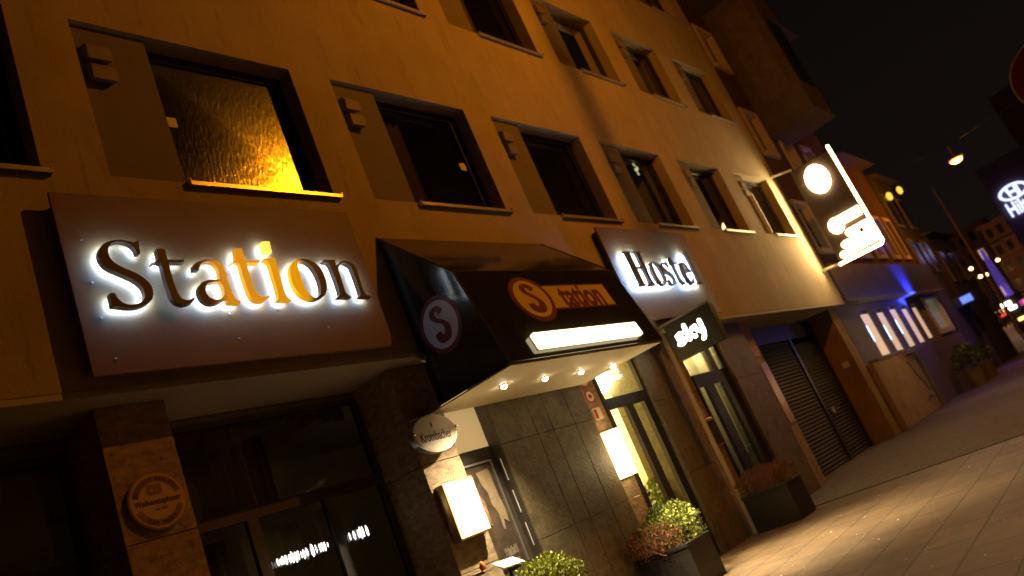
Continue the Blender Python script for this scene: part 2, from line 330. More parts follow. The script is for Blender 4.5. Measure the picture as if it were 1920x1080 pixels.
for i, c in enumerate(cols):
    for j, (z0, z1) in enumerate(rows):
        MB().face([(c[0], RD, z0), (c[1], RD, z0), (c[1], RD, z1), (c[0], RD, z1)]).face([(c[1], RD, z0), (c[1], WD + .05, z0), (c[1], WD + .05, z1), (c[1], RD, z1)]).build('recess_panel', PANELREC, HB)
        W = MB()
        f = 0.055
        a, b = c[1] + .003, c[2] - .003
        W.box(a, a + f, WD - .05, WD, z0, z1).box(b - f, b, WD - .05, WD, z0, z1).box(a + f, b - f, WD - .05, WD, z1 - f - .04, z1).box(a + f, b - f, WD - .05, WD, z0, z0 + f)
        # second narrow sash bar as in the photo, close to the right jamb
        W.box(b - f - .075, b - f - .045, WD - .045, WD - .005, z0 + f, z1 - f - .04)
        wo = W.build('window', FRAME, HB)
        MB().face([(a + f, WD - .02, z0 + f), (b - f, WD - .02, z0 + f), (b - f, WD - .02, z1 - f - .04), (a + f, WD - .02, z1 - f - .04)]).build('pane', RAINPANE if (i, j) == (1, 0) else PANE, wo)
        rm = MB()      # the dark room behind
        rm.face([(a, 1.6, z0 - .3), (b, 1.6, z0 - .3), (b, 1.6, z1 + .2), (a, 1.6, z1 + .2)]).face([(a, WD + .01, z1 + .2), (a, 1.6, z1 + .2), (b, 1.6, z1 + .2), (b, WD + .01, z1 + .2)])
        rm.face([(b, WD, z0 - .3), (b, 1.6, z0 - .3), (b, 1.6, z1 + .2), (b, WD, z1 + .2)]).face([(a, WD, z0 - .3), (a, 1.6, z0 - .3), (a, 1.6, z1 + .2), (a, WD, z1 + .2)]).face([(a, WD, z0 - .3), (b, WD, z0 - .3), (b, 1.6, z0 - .3), (a, 1.6, z0 - .3)])
        rm.build('room', ROOM, wo)
        if (i, j) in ((2, 0), (4, 1), (5, 0), (3, 1), (5, 1)):
            cw = MB(); n = 9; w_ = 0.5 if (i, j) != (5, 0) else 0.85
            for k in range(n):
                xa = a + f + w_ * k / n; xb = a + f + w_ * (k + 1) / n; ya, yb = (WD + .10, WD + .16) if k % 2 else (WD + .16, WD + .10)
                cw.face([(xa, ya, z0 + .02), (xb, yb, z0 + .02), (xb, yb, z1 - .02), (xa, ya, z1 - .02)])
            cw.build('curtain', CURT, wo)
        if (i, j) in ((1, 0), (2, 0)):
            sx = a + .075 if i == 1 else b - f - .22
            zz = 5.68 if i == 1 else 5.66
            MB().box(sx, sx + .11, WD - .032, WD - .026, zz, zz + .11).build('sticker', WHITEP, wo)
        s = MB(); s.prism([(WD - .05, z0 - .004), (-.055, z0 - .012), (-.055, z0 - .052), (-.043, z0 - .052), (-.043, z0 - .024), (WD - .05, z0 - .016)], 'x', c[1] - .02, c[2] + .05)
        s.box(c[1] - .027, c[1] - .02, -.058, .0, z0 - .055, z0 + .012).box(c[2] + .05, c[2] + .057, -.058, .0, z0 - .055, z0 + .012)
        s.build('sill', SILL, HB)
        vx = c[0] + .07
        for k, vz in enumerate((z1 - .38, z1 - .59)):     # two hooded vent boxes, one above the other
            vb = MB(); vb.prism([(RD - .002, vz), (-.030, vz - .035), (-.045, vz + .09), (-.025, vz + .125), (RD - .002, vz + .15)], 'x', vx, vx + .205)
            vb.build('vent_box', VENT, HB, bevel=.006)
        if j == 0: pass
# open sash on the last lit window, seen as a bright white frame edge
ow = MB(); ow.box(17.06, 17.10, -.02, .17, 4.96, 5.98).build('open_sash', WHITEP, HB)
# little pale ornament hanging inside a window, given emission to show in the dark
pn = MB(); random.seed(3)
for k in range(7):
    a_ = k * 0.9; pn.lathe((12.74 + .07 * math.cos(a_) * (k % 3), .30, 6.33 + .05 * math.sin(a_) * (k % 3)), [(.005, -.01), (.038, -.005), (.038, .005), (.005, .01)], 10, 'y')
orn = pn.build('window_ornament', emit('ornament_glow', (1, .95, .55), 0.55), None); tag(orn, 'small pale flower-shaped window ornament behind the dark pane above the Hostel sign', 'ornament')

# ground floor: pillars, strips, recessed fronts
def pillar(x0, x1, y0, m, joints=(), z1=ZB - .055, name='pillar', y1=.9):
    b = MB(); xs = [x0, *joints, x1]; rowsz = [GZ, 1.05, 2.1, z1]
    for i in range(len(xs) - 1):
        for k in range(3):
            b.box(xs[i] + (0.004 if i else 0), xs[i+1] - (0.004 if i < len(xs) - 2 else 0), y0, y1, rowsz[k] + (.003 if k else 0), rowsz[k+1] - (.003 if k < 2 else 0))
    return b.build(name, m, HB, bevel=.003)
pillar(2.39, 2.90, .25, TRAV, y1=.95)
pillar(5.14, 5.66, .25, TRAV, y1=.95)
pillar(6.33, 8.12, .27, STONE, (6.98, 7.28, 7.72))
pillar(9.70, 10.56, .27, STONE)
pillar(12.50, 13.64, .27, STONE)
pillar(8.125, 8.575, .36, TRAV, name='wall_strip')
pillar(10.565, 11.18, .36, TRAV, name='wall_strip')
pillar(13.645, 14.21, .36, TRAV, name='wall_strip')
# header wall above the recessed shopfronts, back plane, floors
BACK = mat('back_wall', (0.20, 0.17, 0.12), 0.9)
MB().box(X0, 2.38, .82, .9, 2.98, 3.09).box(2.91, 5.13, .82, .9, 3.04, 3.09).build('window_header', BACK, HB)
def shopfront(name, x0, x1, y, zt, ztr, muls, zb=0.25, m=FRAME, parent=HB, trh=.10, low=None):
    """framed glazing with a transom bar and mullions"""
    f = MB(); fw_ = .055
    f.box(x0, x0 + fw_, y - .03, y + .03, zb, zt).box(x1 - fw_, x1, y - .03, y + .03, zb, zt).box(x0 + fw_, x1 - fw_, y - .03, y + .03, zt - .05, zt)
    f.box(x0 + fw_, x1 - fw_, y - .035, y + .03, ztr, ztr + trh).box(x0 + fw_, x1 - fw_, y - .03, y + .03, zb, zb + .08)
    for a_, b_ in muls: f.box(a_, b_, y - .032, y + .028, zb + .08, ztr)
    o = f.build(name, m, parent)
    MB().face([(x0 + fw_, y, zb + .08), (x1 - fw_, y, zb + .08), (x1 - fw_, y, zt - .05), (x0 + fw_, y, zt - .05)]).build('pane', SHOPGL, o)
    return o
SF = mat('shop_frame', (0.075, 0.062, 0.045), 0.45, var=0.2, scale=8)
# bar windows (dark inside)
w1 = shopfront('shop_window', -0.9, 2.38, .85, 2.97, 2.1, [(0.6, .68)], m=SF)
w2 = shopfront('shop_window', 2.91, 5.13, .85, 3.04, 2.14, [(3.62, 3.72), (4.40, 4.50)], m=SF)
def valance(x0, x1, z, par):
    v = MB(); n = int((x1 - x0) / .045)
    for k in range(n):
        xa, xb = x0 + (x1 - x0) * k / n, x0 + (x1 - x0) * (k + 1) / n
        f1 = lambda x: z - .05 - .06 * abs(math.sin(x * 5.3)) - .03 * abs(math.sin(x * 13.1 + 1)); g1 = lambda x: 1.0 + .018 * math.sin(x * 46)
        v.face([(xa, g1(xa), f1(xa)), (xb, g1(xb), f1(xb)), (xb, g1(xb), z), (xa, g1(xa), z)])
    v.build('valance', mat('lace', (0.42, 0.36, 0.30), 0.9), par)
valance(2.97, 5.08, 3.00, w2); valance(-0.8, 2.3, 2.93, w1)
cb = MB()
for k, (xa, xb, za, zb_) in enumerate([(3.35, 3.62, .4, 2.1), (4.02, 4.25, 2.25, 2.95), (3.75, 4.35, 1.72, 2.08), (4.55, 4.9, 1.85, 2.12), (3.5, 4.0, 2.25, 2.9)]):
    n = 6
    for j in range(n):
        x_, xx = xa + (xb - xa) * j / n, xa + (xb - xa) * (j + 1) / n
        cb.face([(x_, 1.25 + .03 * (j % 2), za), (xx, 1.25 + .03 * ((j + 1) % 2), za), (xx, 1.25 + .03 * ((j + 1) % 2), zb_), (x_, 1.25 + .03 * (j % 2), zb_)])
cb.build('curtain', CURT, w2)
MB().box(-1, 5.13, 3.2, 3.3, 0, 3.0).box(-1, 6.3, .9, 3.3, GZ, GZ + .02).build('bar_room', ROOM, HB)
# reflected LED text imitated by glowing blobs at the bar window
random.seed(11); LEDW = emit('led_white', (1, .93, .85), 3.0); ltr = thing('reflected_lettering', (4.2, .8, 1.7), 'short row of glowing white shapes imitating reflected lettering low in the dark bar window', 'lettering')
def blob(x, zc, wd, h, y=.80):
    k = 7; pts = [(x + wd * .5 * math.cos(2 * math.pi * q / k) * random.uniform(.75, 1.1), zc + h * .5 * math.sin(2 * math.pi * q / k) * random.uniform(.8, 1.1)) for q in range(k)]
    MB().prism(pts, 'y', y, y + .006).build('character', LEDW, ltr)
for x, wd, h in [(3.772, .02, .075), (3.80, .022, .06), (3.822, .026, .075), (3.85, .03, .085), (3.888, .03, .09), (3.915, .032, .10), (3.948, .03, .10), (3.975, .02, .085), (4.005, .012, .06), (4.03, .028, .09), (4.065, .024, .08), (4.12, .034, .11), (4.16, .012, .075), (4.20, .018, .08), (4.225, .026, .09), (4.25, .022, .09), (4.285, .010, .045)]:
    blob(x, 1.735 + random.uniform(-.004, .004), wd * .95, h)
for x, wd, h in [(4.535, .016, .075), (4.585, .026, .08), (4.635, .022, .085), (4.665, .034, .11), (4.69, .02, .11), (4.735, .030, .10)]:
    blob(x, 1.745, wd * .95, h)

# door by the menu box: bright upper panel, dark frame with three slots
dr = MB(); dr.box(5.645, 6.312, .405, .45, 2.02, 2.14).box(6.312, 6.329, .272, .45, GZ, 3.0).box(5.645, 6.312, .41, .45, GZ, 2.02)
door = dr.build('door', SF, HB)
MB().box(5.645, 6.312, .43, .44, 2.14, 3.05).build('transom_panel', emit('lit_transom', (1, .66, .27), .42, (.8, .7, .5)), door)
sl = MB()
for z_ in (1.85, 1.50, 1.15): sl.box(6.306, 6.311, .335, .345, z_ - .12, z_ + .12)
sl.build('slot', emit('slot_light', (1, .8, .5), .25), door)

def bush(name, x0, x1, y0, y1, z, h, label, m, n=2600, leaf=.022, seed=1, spiky=False):
    rnd = random.Random(seed); b = MB(); cx, cy_ = (x0 + x1) / 2, (y0 + y1) / 2; ax, ay = (x1 - x0) / 2, (y1 - y0) / 2
    lumps = [(rnd.uniform(-.6, .6), rnd.uniform(-.6, .6), rnd.uniform(.5, .9)) for _ in range(9)]
    for k in range(n):
        u = rnd.uniform(-1, 1); v = rnd.uniform(-1, 1)
        if abs(u) ** 3 + abs(v) ** 3 > 1: continue
        top = h * (1 - .45 * (u * u + v * v) / 1.6) * (.82 + .3 * max(0, max(1 - ((u - l[0])**2 + (v - l[1])**2) / .16 for l in lumps) * .8))
        zz = z + top * (1 - rnd.random() ** 2.2 * .95); s = leaf * rnd.uniform(.6, 1.35)
        p = Vector((cx + ax * u * (1.0 + .12 * rnd.random()), cy_ + ay * v * (1.0 + .12 * rnd.random()), zz))
        d = Vector((rnd.gauss(0, .6), rnd.gauss(0, .6), 1.1 if spiky else rnd.gauss(.3, .8))).normalized(); e = d.cross(Vector((rnd.gauss(0, 1), rnd.gauss(0, 1), .2))).normalized()
        L = s * (2.2 if spiky else 1.25); wd = s * (.28 if spiky else .5)
        b.face([p - e * wd * .3, p + d * L * .5 + e * wd, p + d * L, p + d * L * .5 - e * wd], k % 3 if isinstance(m, list) else 0)
    for k in range(14):
        b.tube([(cx + ax * rnd.uniform(-.6, .6), cy_ + ay * rnd.uniform(-.6, .6), z - .03), (cx + ax * rnd.uniform(-.8, .8), cy_ + ay * rnd.uniform(-.8, .8), z + h * .7)], .005, 4, 0)
    return tag(b.build(name, m), label, 'shrub')
G1 = mat('box_leaf_light', (0.42, 0.46, 0.06), 0.5, var=.2); G2 = mat('box_leaf_mid', (0.24, 0.30, 0.045), 0.5, var=.2); G3 = mat('box_leaf_dark', (0.06, 0.09, 0.02), 0.5)

# entrance with lit lobby
LOB = mat('lobby_wall', (0.66, 0.58, 0.38), 0.8, var=0.06)
LOBW = mat('lobby_white', (0.80, 0.68, 0.14), 0.8, var=0.06)
ent = shopfront('entrance_door', 8.58, 9.697, .36, 2.92, 2.165, [(9.05, 9.22), (9.52, 9.62)], zb=GZ, m=FRAME, trh=.15)
lob = MB()
lob.box(8.3, 8.35, .96, 4.5, 0, 3.0).box(11.9, 11.95, .56, 4.5, 0, 3.0).box(8.3, 12, 4.5, 4.55, 0, 3.0)
lob.build('lobby_wall', LOB, HB)
MB().box(8.3, 12, .56, 4.5, 3.0, 3.04).build('lobby_ceiling', LOBW, HB)
MB().box(8.3, 12, .56, 4.5, GZ, GZ + .02).build('lobby_floor', mat('lobby_floor', (0.18, 0.14, 0.10), 0.3), HB)
MB().box(11.0, 11.9, 2.2, 2.3, 0, 1.0).box(9.6, 11.0, 2.9, 2.95, 1.0, 1.06).build('lobby_counter', mat('counter', (0.16, 0.14, 0.09), 0.5), HB)
MB().box(9.95, 10.5, 1.9, 1.94, 1.45, 2.0).build('lobby_picture', mat('picture', (0.30, 0.17, 0.09), 0.5, var=0.8, scale=7), HB)
MB().box(9.98, 10.6, 1.88, 1.90, 1.02, 1.3).build('lobby_notice', WHITEP, HB)
light('lobby_lamp', 'POINT', (9.75, 1.7, 2.3), 380, (1.0, .82, .46), .12, parent=HB)
globe = MB().lathe((9.64, .95, 2.70), [(.03, -.17), (.13, -.12), (.18, 0), (.13, .12), (.03, .17)], 16).build('globe_lamp', emit('globe', (1, .84, .46), 34), None, smooth=True)
tag(globe, 'glowing round ceiling lamp seen through the glass above the entrance door', 'lamp')
light('lobby_lamp_back', 'POINT', (10.8, 3.0, 2.4), 190, (1.0, .84, .52), .12, parent=HB)

MB().box(8.36, 11.89, 4.38, 4.49, 0, .98).build('lobby_wainscot', mat('wainscot', (0.08, 0.085, 0.05), .7), HB)
MB().box(10.9, 11.6, 4.30, 4.37, 1.35, 2.3).box(9.6, 10.2, 4.30, 4.37, 1.5, 2.2).build('lobby_frame', mat('dark_wood', (0.06, 0.03, 0.02), .5), HB)
lp = bush('lobby_plant', 9.35, 9.85, .62, 1.1, .35, .75, 'tall leafy plant standing inside the glass entrance door', [G2, G1, G3], 500, .07, 41)
# window / side door beyond the second pillar
sd = MB(); y = .36
sd.box(11.184, 12.496, y - .03, y + .03, 2.14, 2.35).box(11.49, 11.76, y - .03, y + .03, GZ, 2.14).box(12.10, 12.496, y - .03, y + .03, GZ, 2.14).box(11.98, 12.16, y - .03, y + .03, 2.35, 3.09).box(11.184, 11.23, y - .03, y + .03, GZ, 2.14)
sd.box(12.38, 12.496, y - .02, y + .02, 2.35, 3.09)
side = sd.build('side_door', FRAME, HB)
MB().face([(11.2, y, GZ), (12.49, y, GZ), (12.49, y, 3.09), (11.2, y, 3.09)]).build('pane', SHOPGL, side)
MB().box(11.2, 13.2, y + .30, y + .33, .95, 3.09).build('blind', CREAM, side)
MB().box(11.2, 13.2, y + .31, y + .34, 0, .95).build('lower_panel', mat('panel_grey', (0.20, 0.21, 0.17), 0.7), side)
light('side_room_lamp', 'AREA', (12.0, .45, 3.04), 34, (1, .84, .46), 1.4, parent=HB, aim=(12.0, .72, 1.2), sy=.08)

# garage: roller shutter, personnel door, jamb
SHUT = mat('shutter_steel', (0.038, 0.028, 0.017), 0.7, metal=0.0, var=0.2, scale=5)
def shutter(x0, x1, z0, z1, y, name, p, pitch=.075):
    b = MB(); n = int((z1 - z0) / pitch); prof = [(y + .05, z0)]
    for k in range(n):
        a_ = z0 + (z1 - z0) * k / n; h = (z1 - z0) / n
        prof += [(y, a_ + h * .1), (y - .012, a_ + h * .45), (y, a_ + h * .8), (y + .012, a_ + h * .97)]
    prof.append((y + .05, z1)); b.prism(prof, 'x', x0, x1); return b.build(name, SHUT, p)
shutter(14.22, 17.02, GZ, 2.72, .82, 'roller_shutter', HB)
gd = shutter(17.16, 18.72, GZ, 2.60, .84, 'garage_door', HB)
MB().box(17.02, 17.16, .78, .95, GZ, 2.72).build('post', FRAME, gd); MB().box(18.72, 18.85, .80, .95, GZ, 2.72).build('post', FRAME, gd)
MB().box(17.45, 17.65, .80, .82, .93, 1.05).tube([(17.57, .81, .99), (17.57, .74, .99), (17.75, .74, .99)], .014).build('handle', GALV, gd)
MB().box(14.22, 18.85, .80, .95, 2.72, 3.09).build('lintel', FRAME, HB)
MB().box(18.85, 19.39, .27, 3, GZ, 3.09).build('garage_jamb', YELL, HB, bevel=.01)
MB().box(18.835, 18.847, .42, .58, 1.72, 1.86).build('jamb_plate', WHITEP, HB)
MB().box(X0, 20, 3.3, 3.4, 0, 3.1).build('back_wall', ROOM, HB)
# plates on the strip beside the shutter
MB().box(13.88, 14.18, .344, .357, 1.10, 2.28).build('plate', mat('pink_plate', (0.50, 0.36, 0.30), 0.35, metal=0.3), HB)
MB().box(13.72, 14.10, .344, .357, 2.42, 2.60).build('plate', mat('orange_plate', (0.62, 0.38, 0.14), 0.5), HB)
pk = MB(); pk.box(13.75, 14.07, .339, .343, 2.555, 2.57).box(13.75, 14.07, .339, .343, 2.51, 2.525).box(13.75, 14.07, .339, .343, 2.465, 2.48); pk.build('plate_lines', VENT, HB)

# ------------------------------------------------------------------ halo-lit lettering panels
def screws(p, pts, y):
    for x, z in pts: MB().lathe((x, y, z), [(.006, 0), (.010, -.006), (.004, -.010)], 8, 'y').build('screw', GALV, p)
def sign_panel(name, x0, x1, z0, z1, label, y=-.13):
    t = thing(name, (x0, y, z0), label, 'sign')
    MB().box(x0, x1, y, y + .03, z0, z1).build('panel', SIGNP, t, bevel=.004)
    b = MB(); b.box(x0 + .10, x1 - .10, y + .03, 0, z1 - .16, z1 - .12).box(x0 + .10, x1 - .10, y + .03, 0, z0 + .14, z0 + .18).build('bracket', GALV, t)
    b = MB(); b.box(x0 + .05, x1 - .05, y + .03, -.001, z0 + .05, z0 + .07).box(x0 + .05, x1 - .05, y + .03, -.001, z1 - .07, z1 - .05).box(x0 + .05, x0 + .07, y + .03, -.001, z0 + .07, z1 - .07).box(x1 - .07, x1 - .05, y + .03, -.001, z0 + .07, z1 - .07)
    b.build('back_frame', FRAME, t)
    return t
SP = sign_panel('station_sign', 2.28, 4.99, 3.19, 4.65, 'widest brown wall panel with large backlit letters, some of them orange, left of the awning')
HP = sign_panel('hostel_sign', 9.52, 12.28, 3.17, 4.69, 'brown wall panel with backlit letters reading Hostel beside the awning')
screws(SP, [(2.42, 3.9), (2.42, 3.62), (2.45, 3.30), (3.40, 3.60), (3.85, 3.62), (3.42, 3.38), (2.42, 4.25), (4.3, 3.42)], -.131)
HALO = emit('halo_led', (0.42, 0.68, 1.25), 58.0); HALO_H = emit('halo_led_small', (0.42, 0.68, 1.25), 105.0)
def orange_mat():
    m, t, p = newmat('letter_two_tone')
    g = t.nodes.new('ShaderNodeNewGeometry'); s = t.nodes.new('ShaderNodeSeparateXYZ'); t.links.new(g.outputs['Position'], s.inputs[0])
    r = t.nodes.new('ShaderNodeValToRGB'); mr = t.nodes.new('ShaderNodeMapRange'); mr.inputs['From Min'].default_value = 2.4; mr.inputs['From Max'].default_value = 4.9
    t.links.new(s.outputs['X'], mr.inputs['Value']); t.links.new(mr.outputs[0], r.inputs[0])
    e = r.color_ramp.elements; f = lambda x: (x - 2.4) / 2.5
    BR = (0.085, 0.04, 0.027, 1); OR = (0.80, 0.33, 0.015, 1)
    e[0].position = f(3.20); e[0].color = BR; e[1].position = f(3.38); e[1].color = OR
    a = e.new(f(4.13)); a.color = (0.95, 0.42, 0.0, 1); b = e.new(f(4.21)); b.color = BR
    t.links.new(r.outputs[0], p.inputs['Base Color'])
    # the orange acrylic faces let some of the light behind them through
    mm = t.nodes.new('ShaderNodeMath'); mm.operation = 'GREATER_THAN'; mm.inputs[1].default_value = 0.3
    sc = t.nodes.new('ShaderNodeSeparateColor'); t.links.new(r.outputs[0], sc.inputs[0]); 
    sb = t.nodes.new('ShaderNodeMapRange'); sb.inputs['From Min'].default_value = 0.2; sb.inputs['From Max'].default_value = 0.8; sb.inputs['To Max'].default_value = 0.62
    t.links.new(sc.outputs[0], sb.inputs['Value']); t.links.new(sb.outputs[0], p.inputs['Emission Strength'])
    t.links.new(r.outputs[0], p.inputs['Emission Color']); p.inputs['Roughness'].default_value = 0.4
    return m
TWO = orange_mat()
GL = {}
GL['S'] = [[(2.786,4.212),(2.775,4.095),(2.751,4.09),(2.738,4.147),(2.702,4.182),(2.652,4.195),(2.595,4.181),(2.557,4.143),(2.543,4.089),(2.556,4.036),(2.598,3.992),(2.66,3.955),(2.716,3.922),(2.766,3.872),(2.79,3.822),(2.79,3.765),(2.769,3.712),(2.721,3.674),(2.658,3.652),(2.588,3.649),(2.528,3.66),(2.474,3.667),(2.479,3.769),(2.517,3.771),(2.527,3.727),(2.553,3.692),(2.594,3.676),(2.65,3.677),(2.695,3.699),(2.722,3.742),(2.725,3.795),(2.704,3.84),(2.669,3.876),(2.62,3.906),(2.571,3.935),(2.522,3.963),(2.489,3.999),(2.472,4.052),(2.479,4.108),(2.515,4.162),(2.563,4.192),(2.626,4.207),(2.69,4.205),(2.737,4.192),(2.761,4.192)]]
GL['t1'] = [[(2.907,4.138),(2.971,4.141),(2.97,4.044),(3.103,4.044),(3.095,4.021),(2.974,4.018),(2.968,3.95),(2.968,3.856),(2.975,3.764),(2.992,3.711),(3.026,3.693),(3.065,3.7),(3.09,3.714),(3.1,3.705),(3.068,3.675),(3.024,3.657),(2.977,3.657),(2.938,3.681),(2.917,3.732),(2.912,3.815),(2.911,3.916),(2.912,4.001),(2.902,4.015),(2.873,4.018),(2.838,4.006),(2.838,4.012),(2.88,4.03),(2.899,4.06)]]
GL['a'] = [[(3.163,3.997),(3.205,4.024),(3.26,4.042),(3.32,4.047),(3.376,4.034),(3.409,4.003),(3.419,3.948),(3.417,3.867),(3.42,3.778),(3.429,3.707),(3.447,3.681),(3.474,3.668),(3.463,3.648),(3.365,3.656),(3.361,3.696),(3.311,3.671),(3.239,3.651),(3.185,3.663),(3.149,3.707),(3.144,3.776),(3.173,3.827),(3.224,3.857),(3.285,3.866),(3.353,3.868),(3.36,3.895),(3.366,3.958),(3.354,4.003),(3.315,4.029),(3.263,4.024),(3.222,3.998),(3.2,3.953),(3.154,3.952)],[(3.209,3.792),(3.233,3.826),(3.278,3.843),(3.351,3.847),(3.36,3.806),(3.357,3.744),(3.325,3.703),(3.274,3.688),(3.225,3.705),(3.204,3.744)]]
GL['t2'] = [[(3.571,4.153),(3.635,4.159),(3.628,4.044),(3.765,4.046),(3.755,4.021),(3.634,4.016),(3.628,3.954),(3.626,3.858),(3.632,3.771),(3.65,3.718),(3.688,3.7),(3.729,3.703),(3.746,3.711),(3.752,3.702),(3.704,3.669),(3.656,3.656),(3.607,3.664),(3.577,3.703),(3.567,3.781),(3.565,3.885),(3.569,3.981),(3.568,4.016),(3.531,4.02),(3.489,4.007),(3.49,4.015),(3.535,4.035),(3.552,4.068)]]
GL['i'] = [[(3.814,4.058),(3.923,4.068),(3.919,3.981),(3.911,3.854),(3.906,3.737),(3.912,3.681),(3.946,3.66),(3.941,3.653),(3.809,3.66),(3.834,3.69),(3.843,3.748),(3.847,3.855),(3.851,3.972),(3.848,4.022),(3.83,4.037),(3.808,4.046)]]
GL['dot'] = [[(3.842,4.226),(3.922,4.232),(3.911,4.122),(3.833,4.121)]]
GL['o'] = [[(4.034,3.944),(4.079,4.014),(4.142,4.055),(4.219,4.061),(4.296,4.039),(4.356,3.981),(4.375,3.895),(4.368,3.8),(4.338,3.73),(4.284,3.68),(4.204,3.655),(4.128,3.662),(4.065,3.701),(4.029,3.761),(4.016,3.834)],[(4.126,4.0),(4.152,4.033),(4.196,4.04),(4.24,4.024),(4.275,3.981),(4.297,3.905),(4.301,3.82),(4.286,3.745),(4.254,3.695),(4.207,3.675),(4.167,3.688),(4.134,3.731),(4.121,3.805),(4.119,3.907)]]
GL['n'] = [[(4.419,4.044),(4.445,4.053),(4.551,4.052),(4.552,3.986),(4.608,4.033),(4.677,4.044),(4.746,4.022),(4.771,3.972),(4.766,3.852),(4.762,3.733),(4.775,3.683),(4.825,3.667),(4.819,3.657),(4.676,3.663),(4.711,3.695),(4.719,3.764),(4.719,3.872),(4.715,3.972),(4.687,4.012),(4.643,4.026),(4.59,4.001),(4.557,3.952),(4.552,3.864),(4.549,3.748),(4.558,3.69),(4.596,3.672),(4.588,3.662),(4.436,3.667),(4.48,3.702),(4.487,3.778),(4.486,3.884),(4.481,3.981),(4.469,4.02),(4.427,4.032)]]

def letter(par, name, loops, m, dx=0.0, y_face=-.222, thick=.052, smooth=True, col=None, standoff=True):
    L = [[(x + dx, z) for x, z in l] for l in loops]
    o = place(name, outline_mesh(name, L, thick / 2, smooth), m, par, (0, y_face + thick / 2, 0))
    place('halo_light', outline_mesh('halo', L, .001, smooth, offset=-.004), HALO_H if par is HP else HALO, o, (0, y_face + thick + .003, 0))
    return o
for k in ('S', 't1', 'a', 't2', 'i', 'o', 'n'):
    letter(SP, 'letter', GL[k], BRONZE if k in ('S', 't1', 'n') else TWO)
letter(SP, 'letter', GL['dot'], emit('dot_yellow', (1, .80, .12), 1.1, (.8, .6, .1)), smooth=False)
H_ = [[(9.78,3.665),(9.99,3.665),(9.99,3.685),(9.94,3.695),(9.94,3.94),(10.11,3.94),(10.11,3.695),(10.06,3.685),(10.06,3.665),(10.27,3.665),(10.27,3.685),(10.22,3.695),(10.22,4.20),(10.27,4.21),(10.27,4.23),(10.06,4.23),(10.06,4.21),(10.11,4.20),(10.11,3.975),(9.94,3.975),(9.94,4.20),(9.99,4.21),(9.99,4.23),(9.78,4.23),(9.78,4.21),(9.83,4.20),(9.83,3.695),(9.78,3.685)]]
l_ = [[(11.66,3.665),(11.86,3.665),(11.86,3.683),(11.81,3.692),(11.81,4.26),(11.73,4.255),(11.66,4.24),(11.66,4.225),(11.71,4.215),(11.71,3.692),(11.66,3.683)]]
e_ = [[(11.60,3.75),(11.575,3.70),(11.53,3.668),(11.46,3.655),(11.38,3.672),(11.33,3.72),(11.305,3.80),(11.31,3.90),(11.335,3.98),(11.385,4.035),(11.45,4.055),(11.52,4.04),(11.57,3.99),(11.595,3.92),(11.60,3.87),(11.40,3.87),(11.40,3.80),(11.42,3.74),(11.46,3.705),(11.52,3.70),(11.56,3.725),(11.585,3.765)], [(11.402,3.90),(11.51,3.90),(11.508,3.96),(11.49,4.01),(11.455,4.028),(11.42,4.005),(11.405,3.96)]]
sS = [[((x - 2.63) * .80 + 10.83, (z - 3.649) * .70 + 3.66) for x, z in GL['S'][0]]]
HPK = dict(y_face=-.245, thick=.05); letter(HP, 'letter', H_, BRONZE, smooth=False, **HPK); letter(HP, 'letter', GL['o'], BRONZE, dx=6.31, **HPK); letter(HP, 'letter', sS, BRONZE, **HPK)
letter(HP, 'letter', GL['t1'], BRONZE, dx=8.17, **HPK); letter(HP, 'letter', e_, BRONZE, **HPK); letter(HP, 'letter', l_, BRONZE, smooth=False, **HPK)

# ------------------------------------------------------------------ entrance awning
AW = thing('awning', (6.8, -.5, 2.56), 'dark glossy box awning over the entrance with an orange oval logo and spotlights underneath', 'awning')
prof = [(-.002, 4.44), (-.78, 3.62), (-1.0, 2.60), (-1.0, 2.565), (-.002, 2.565)]
AX0, AX1 = 5.385, 8.22
ab = MB()
for a_, b_ in ((0, 1), (1, 2), (2, 3)):
    (ya, za), (yb, zb_) = prof[a_], prof[b_]; n = 10
    for i in range(n):
        x_, xx = AX0 + (AX1 - AX0) * i / n, AX0 + (AX1 - AX0) * (i + 1) / n
        ab.face([(x_, ya, za), (xx, ya, za), (xx, yb, zb_), (x_, yb, zb_)])
ab.face([(AX0, y_, z_) for y_, z_ in prof]).face([(AX1, y_, z_) for y_, z_ in prof])
cover = ab.build('cover', BLACKV, AW)
fr = MB()
for x in (AX0, AX1):
    pts = [(x, y_, z_) for y_, z_ in prof]; fr.tube(pts[:4], .009, 6)
fr.tube([(AX0, -.78, 3.62), (AX1, -.78, 3.62)], .008, 6).tube([(AX0, -1.0, 2.57), (AX1, -1.0, 2.57)], .010, 6)
fr.build('edge_piping', mat('piping', (0.05, 0.04, 0.03), 0.3), AW)
uf = MB().box(AX0 + .02, AX1 - .02, -.985, .25, 2.548, 2.562).build('underside', CREAM, AW)
for x in (5.92, 6.60, 7.28, 7.95):
    sp_ = MB().lathe((x, -.40, 2.546), [(.048, .0), (.048, -.008), (.034, -.010)], 18).build('spotlight', GALV, AW)
    MB().lathe((x, -.40, 2.535), [(.033, 0), (.030, -.016), (.014, -.026)], 16).build('bulb', emit('spot_bulb', (1, .82, .50), 42), sp_)
    light('spot_beam', 'SPOT', (x, -.40, 2.495), 420 if x < 6 else 560, (1, .80, .52), .03, parent=AW, aim=(x - .75, -.05, .3) if x < 6 else (8.15 + (x - 7.3) * .5, -1.35, 0), spot=118 if x < 6 else 66, blend=1.0)
light('underside_wash', 'AREA', (6.8, -.6, 2.30), 2.2, (1, .75, .38), 2.2, parent=AW, aim=(6.8, -.55, 2.6), sy=.3) if False else None
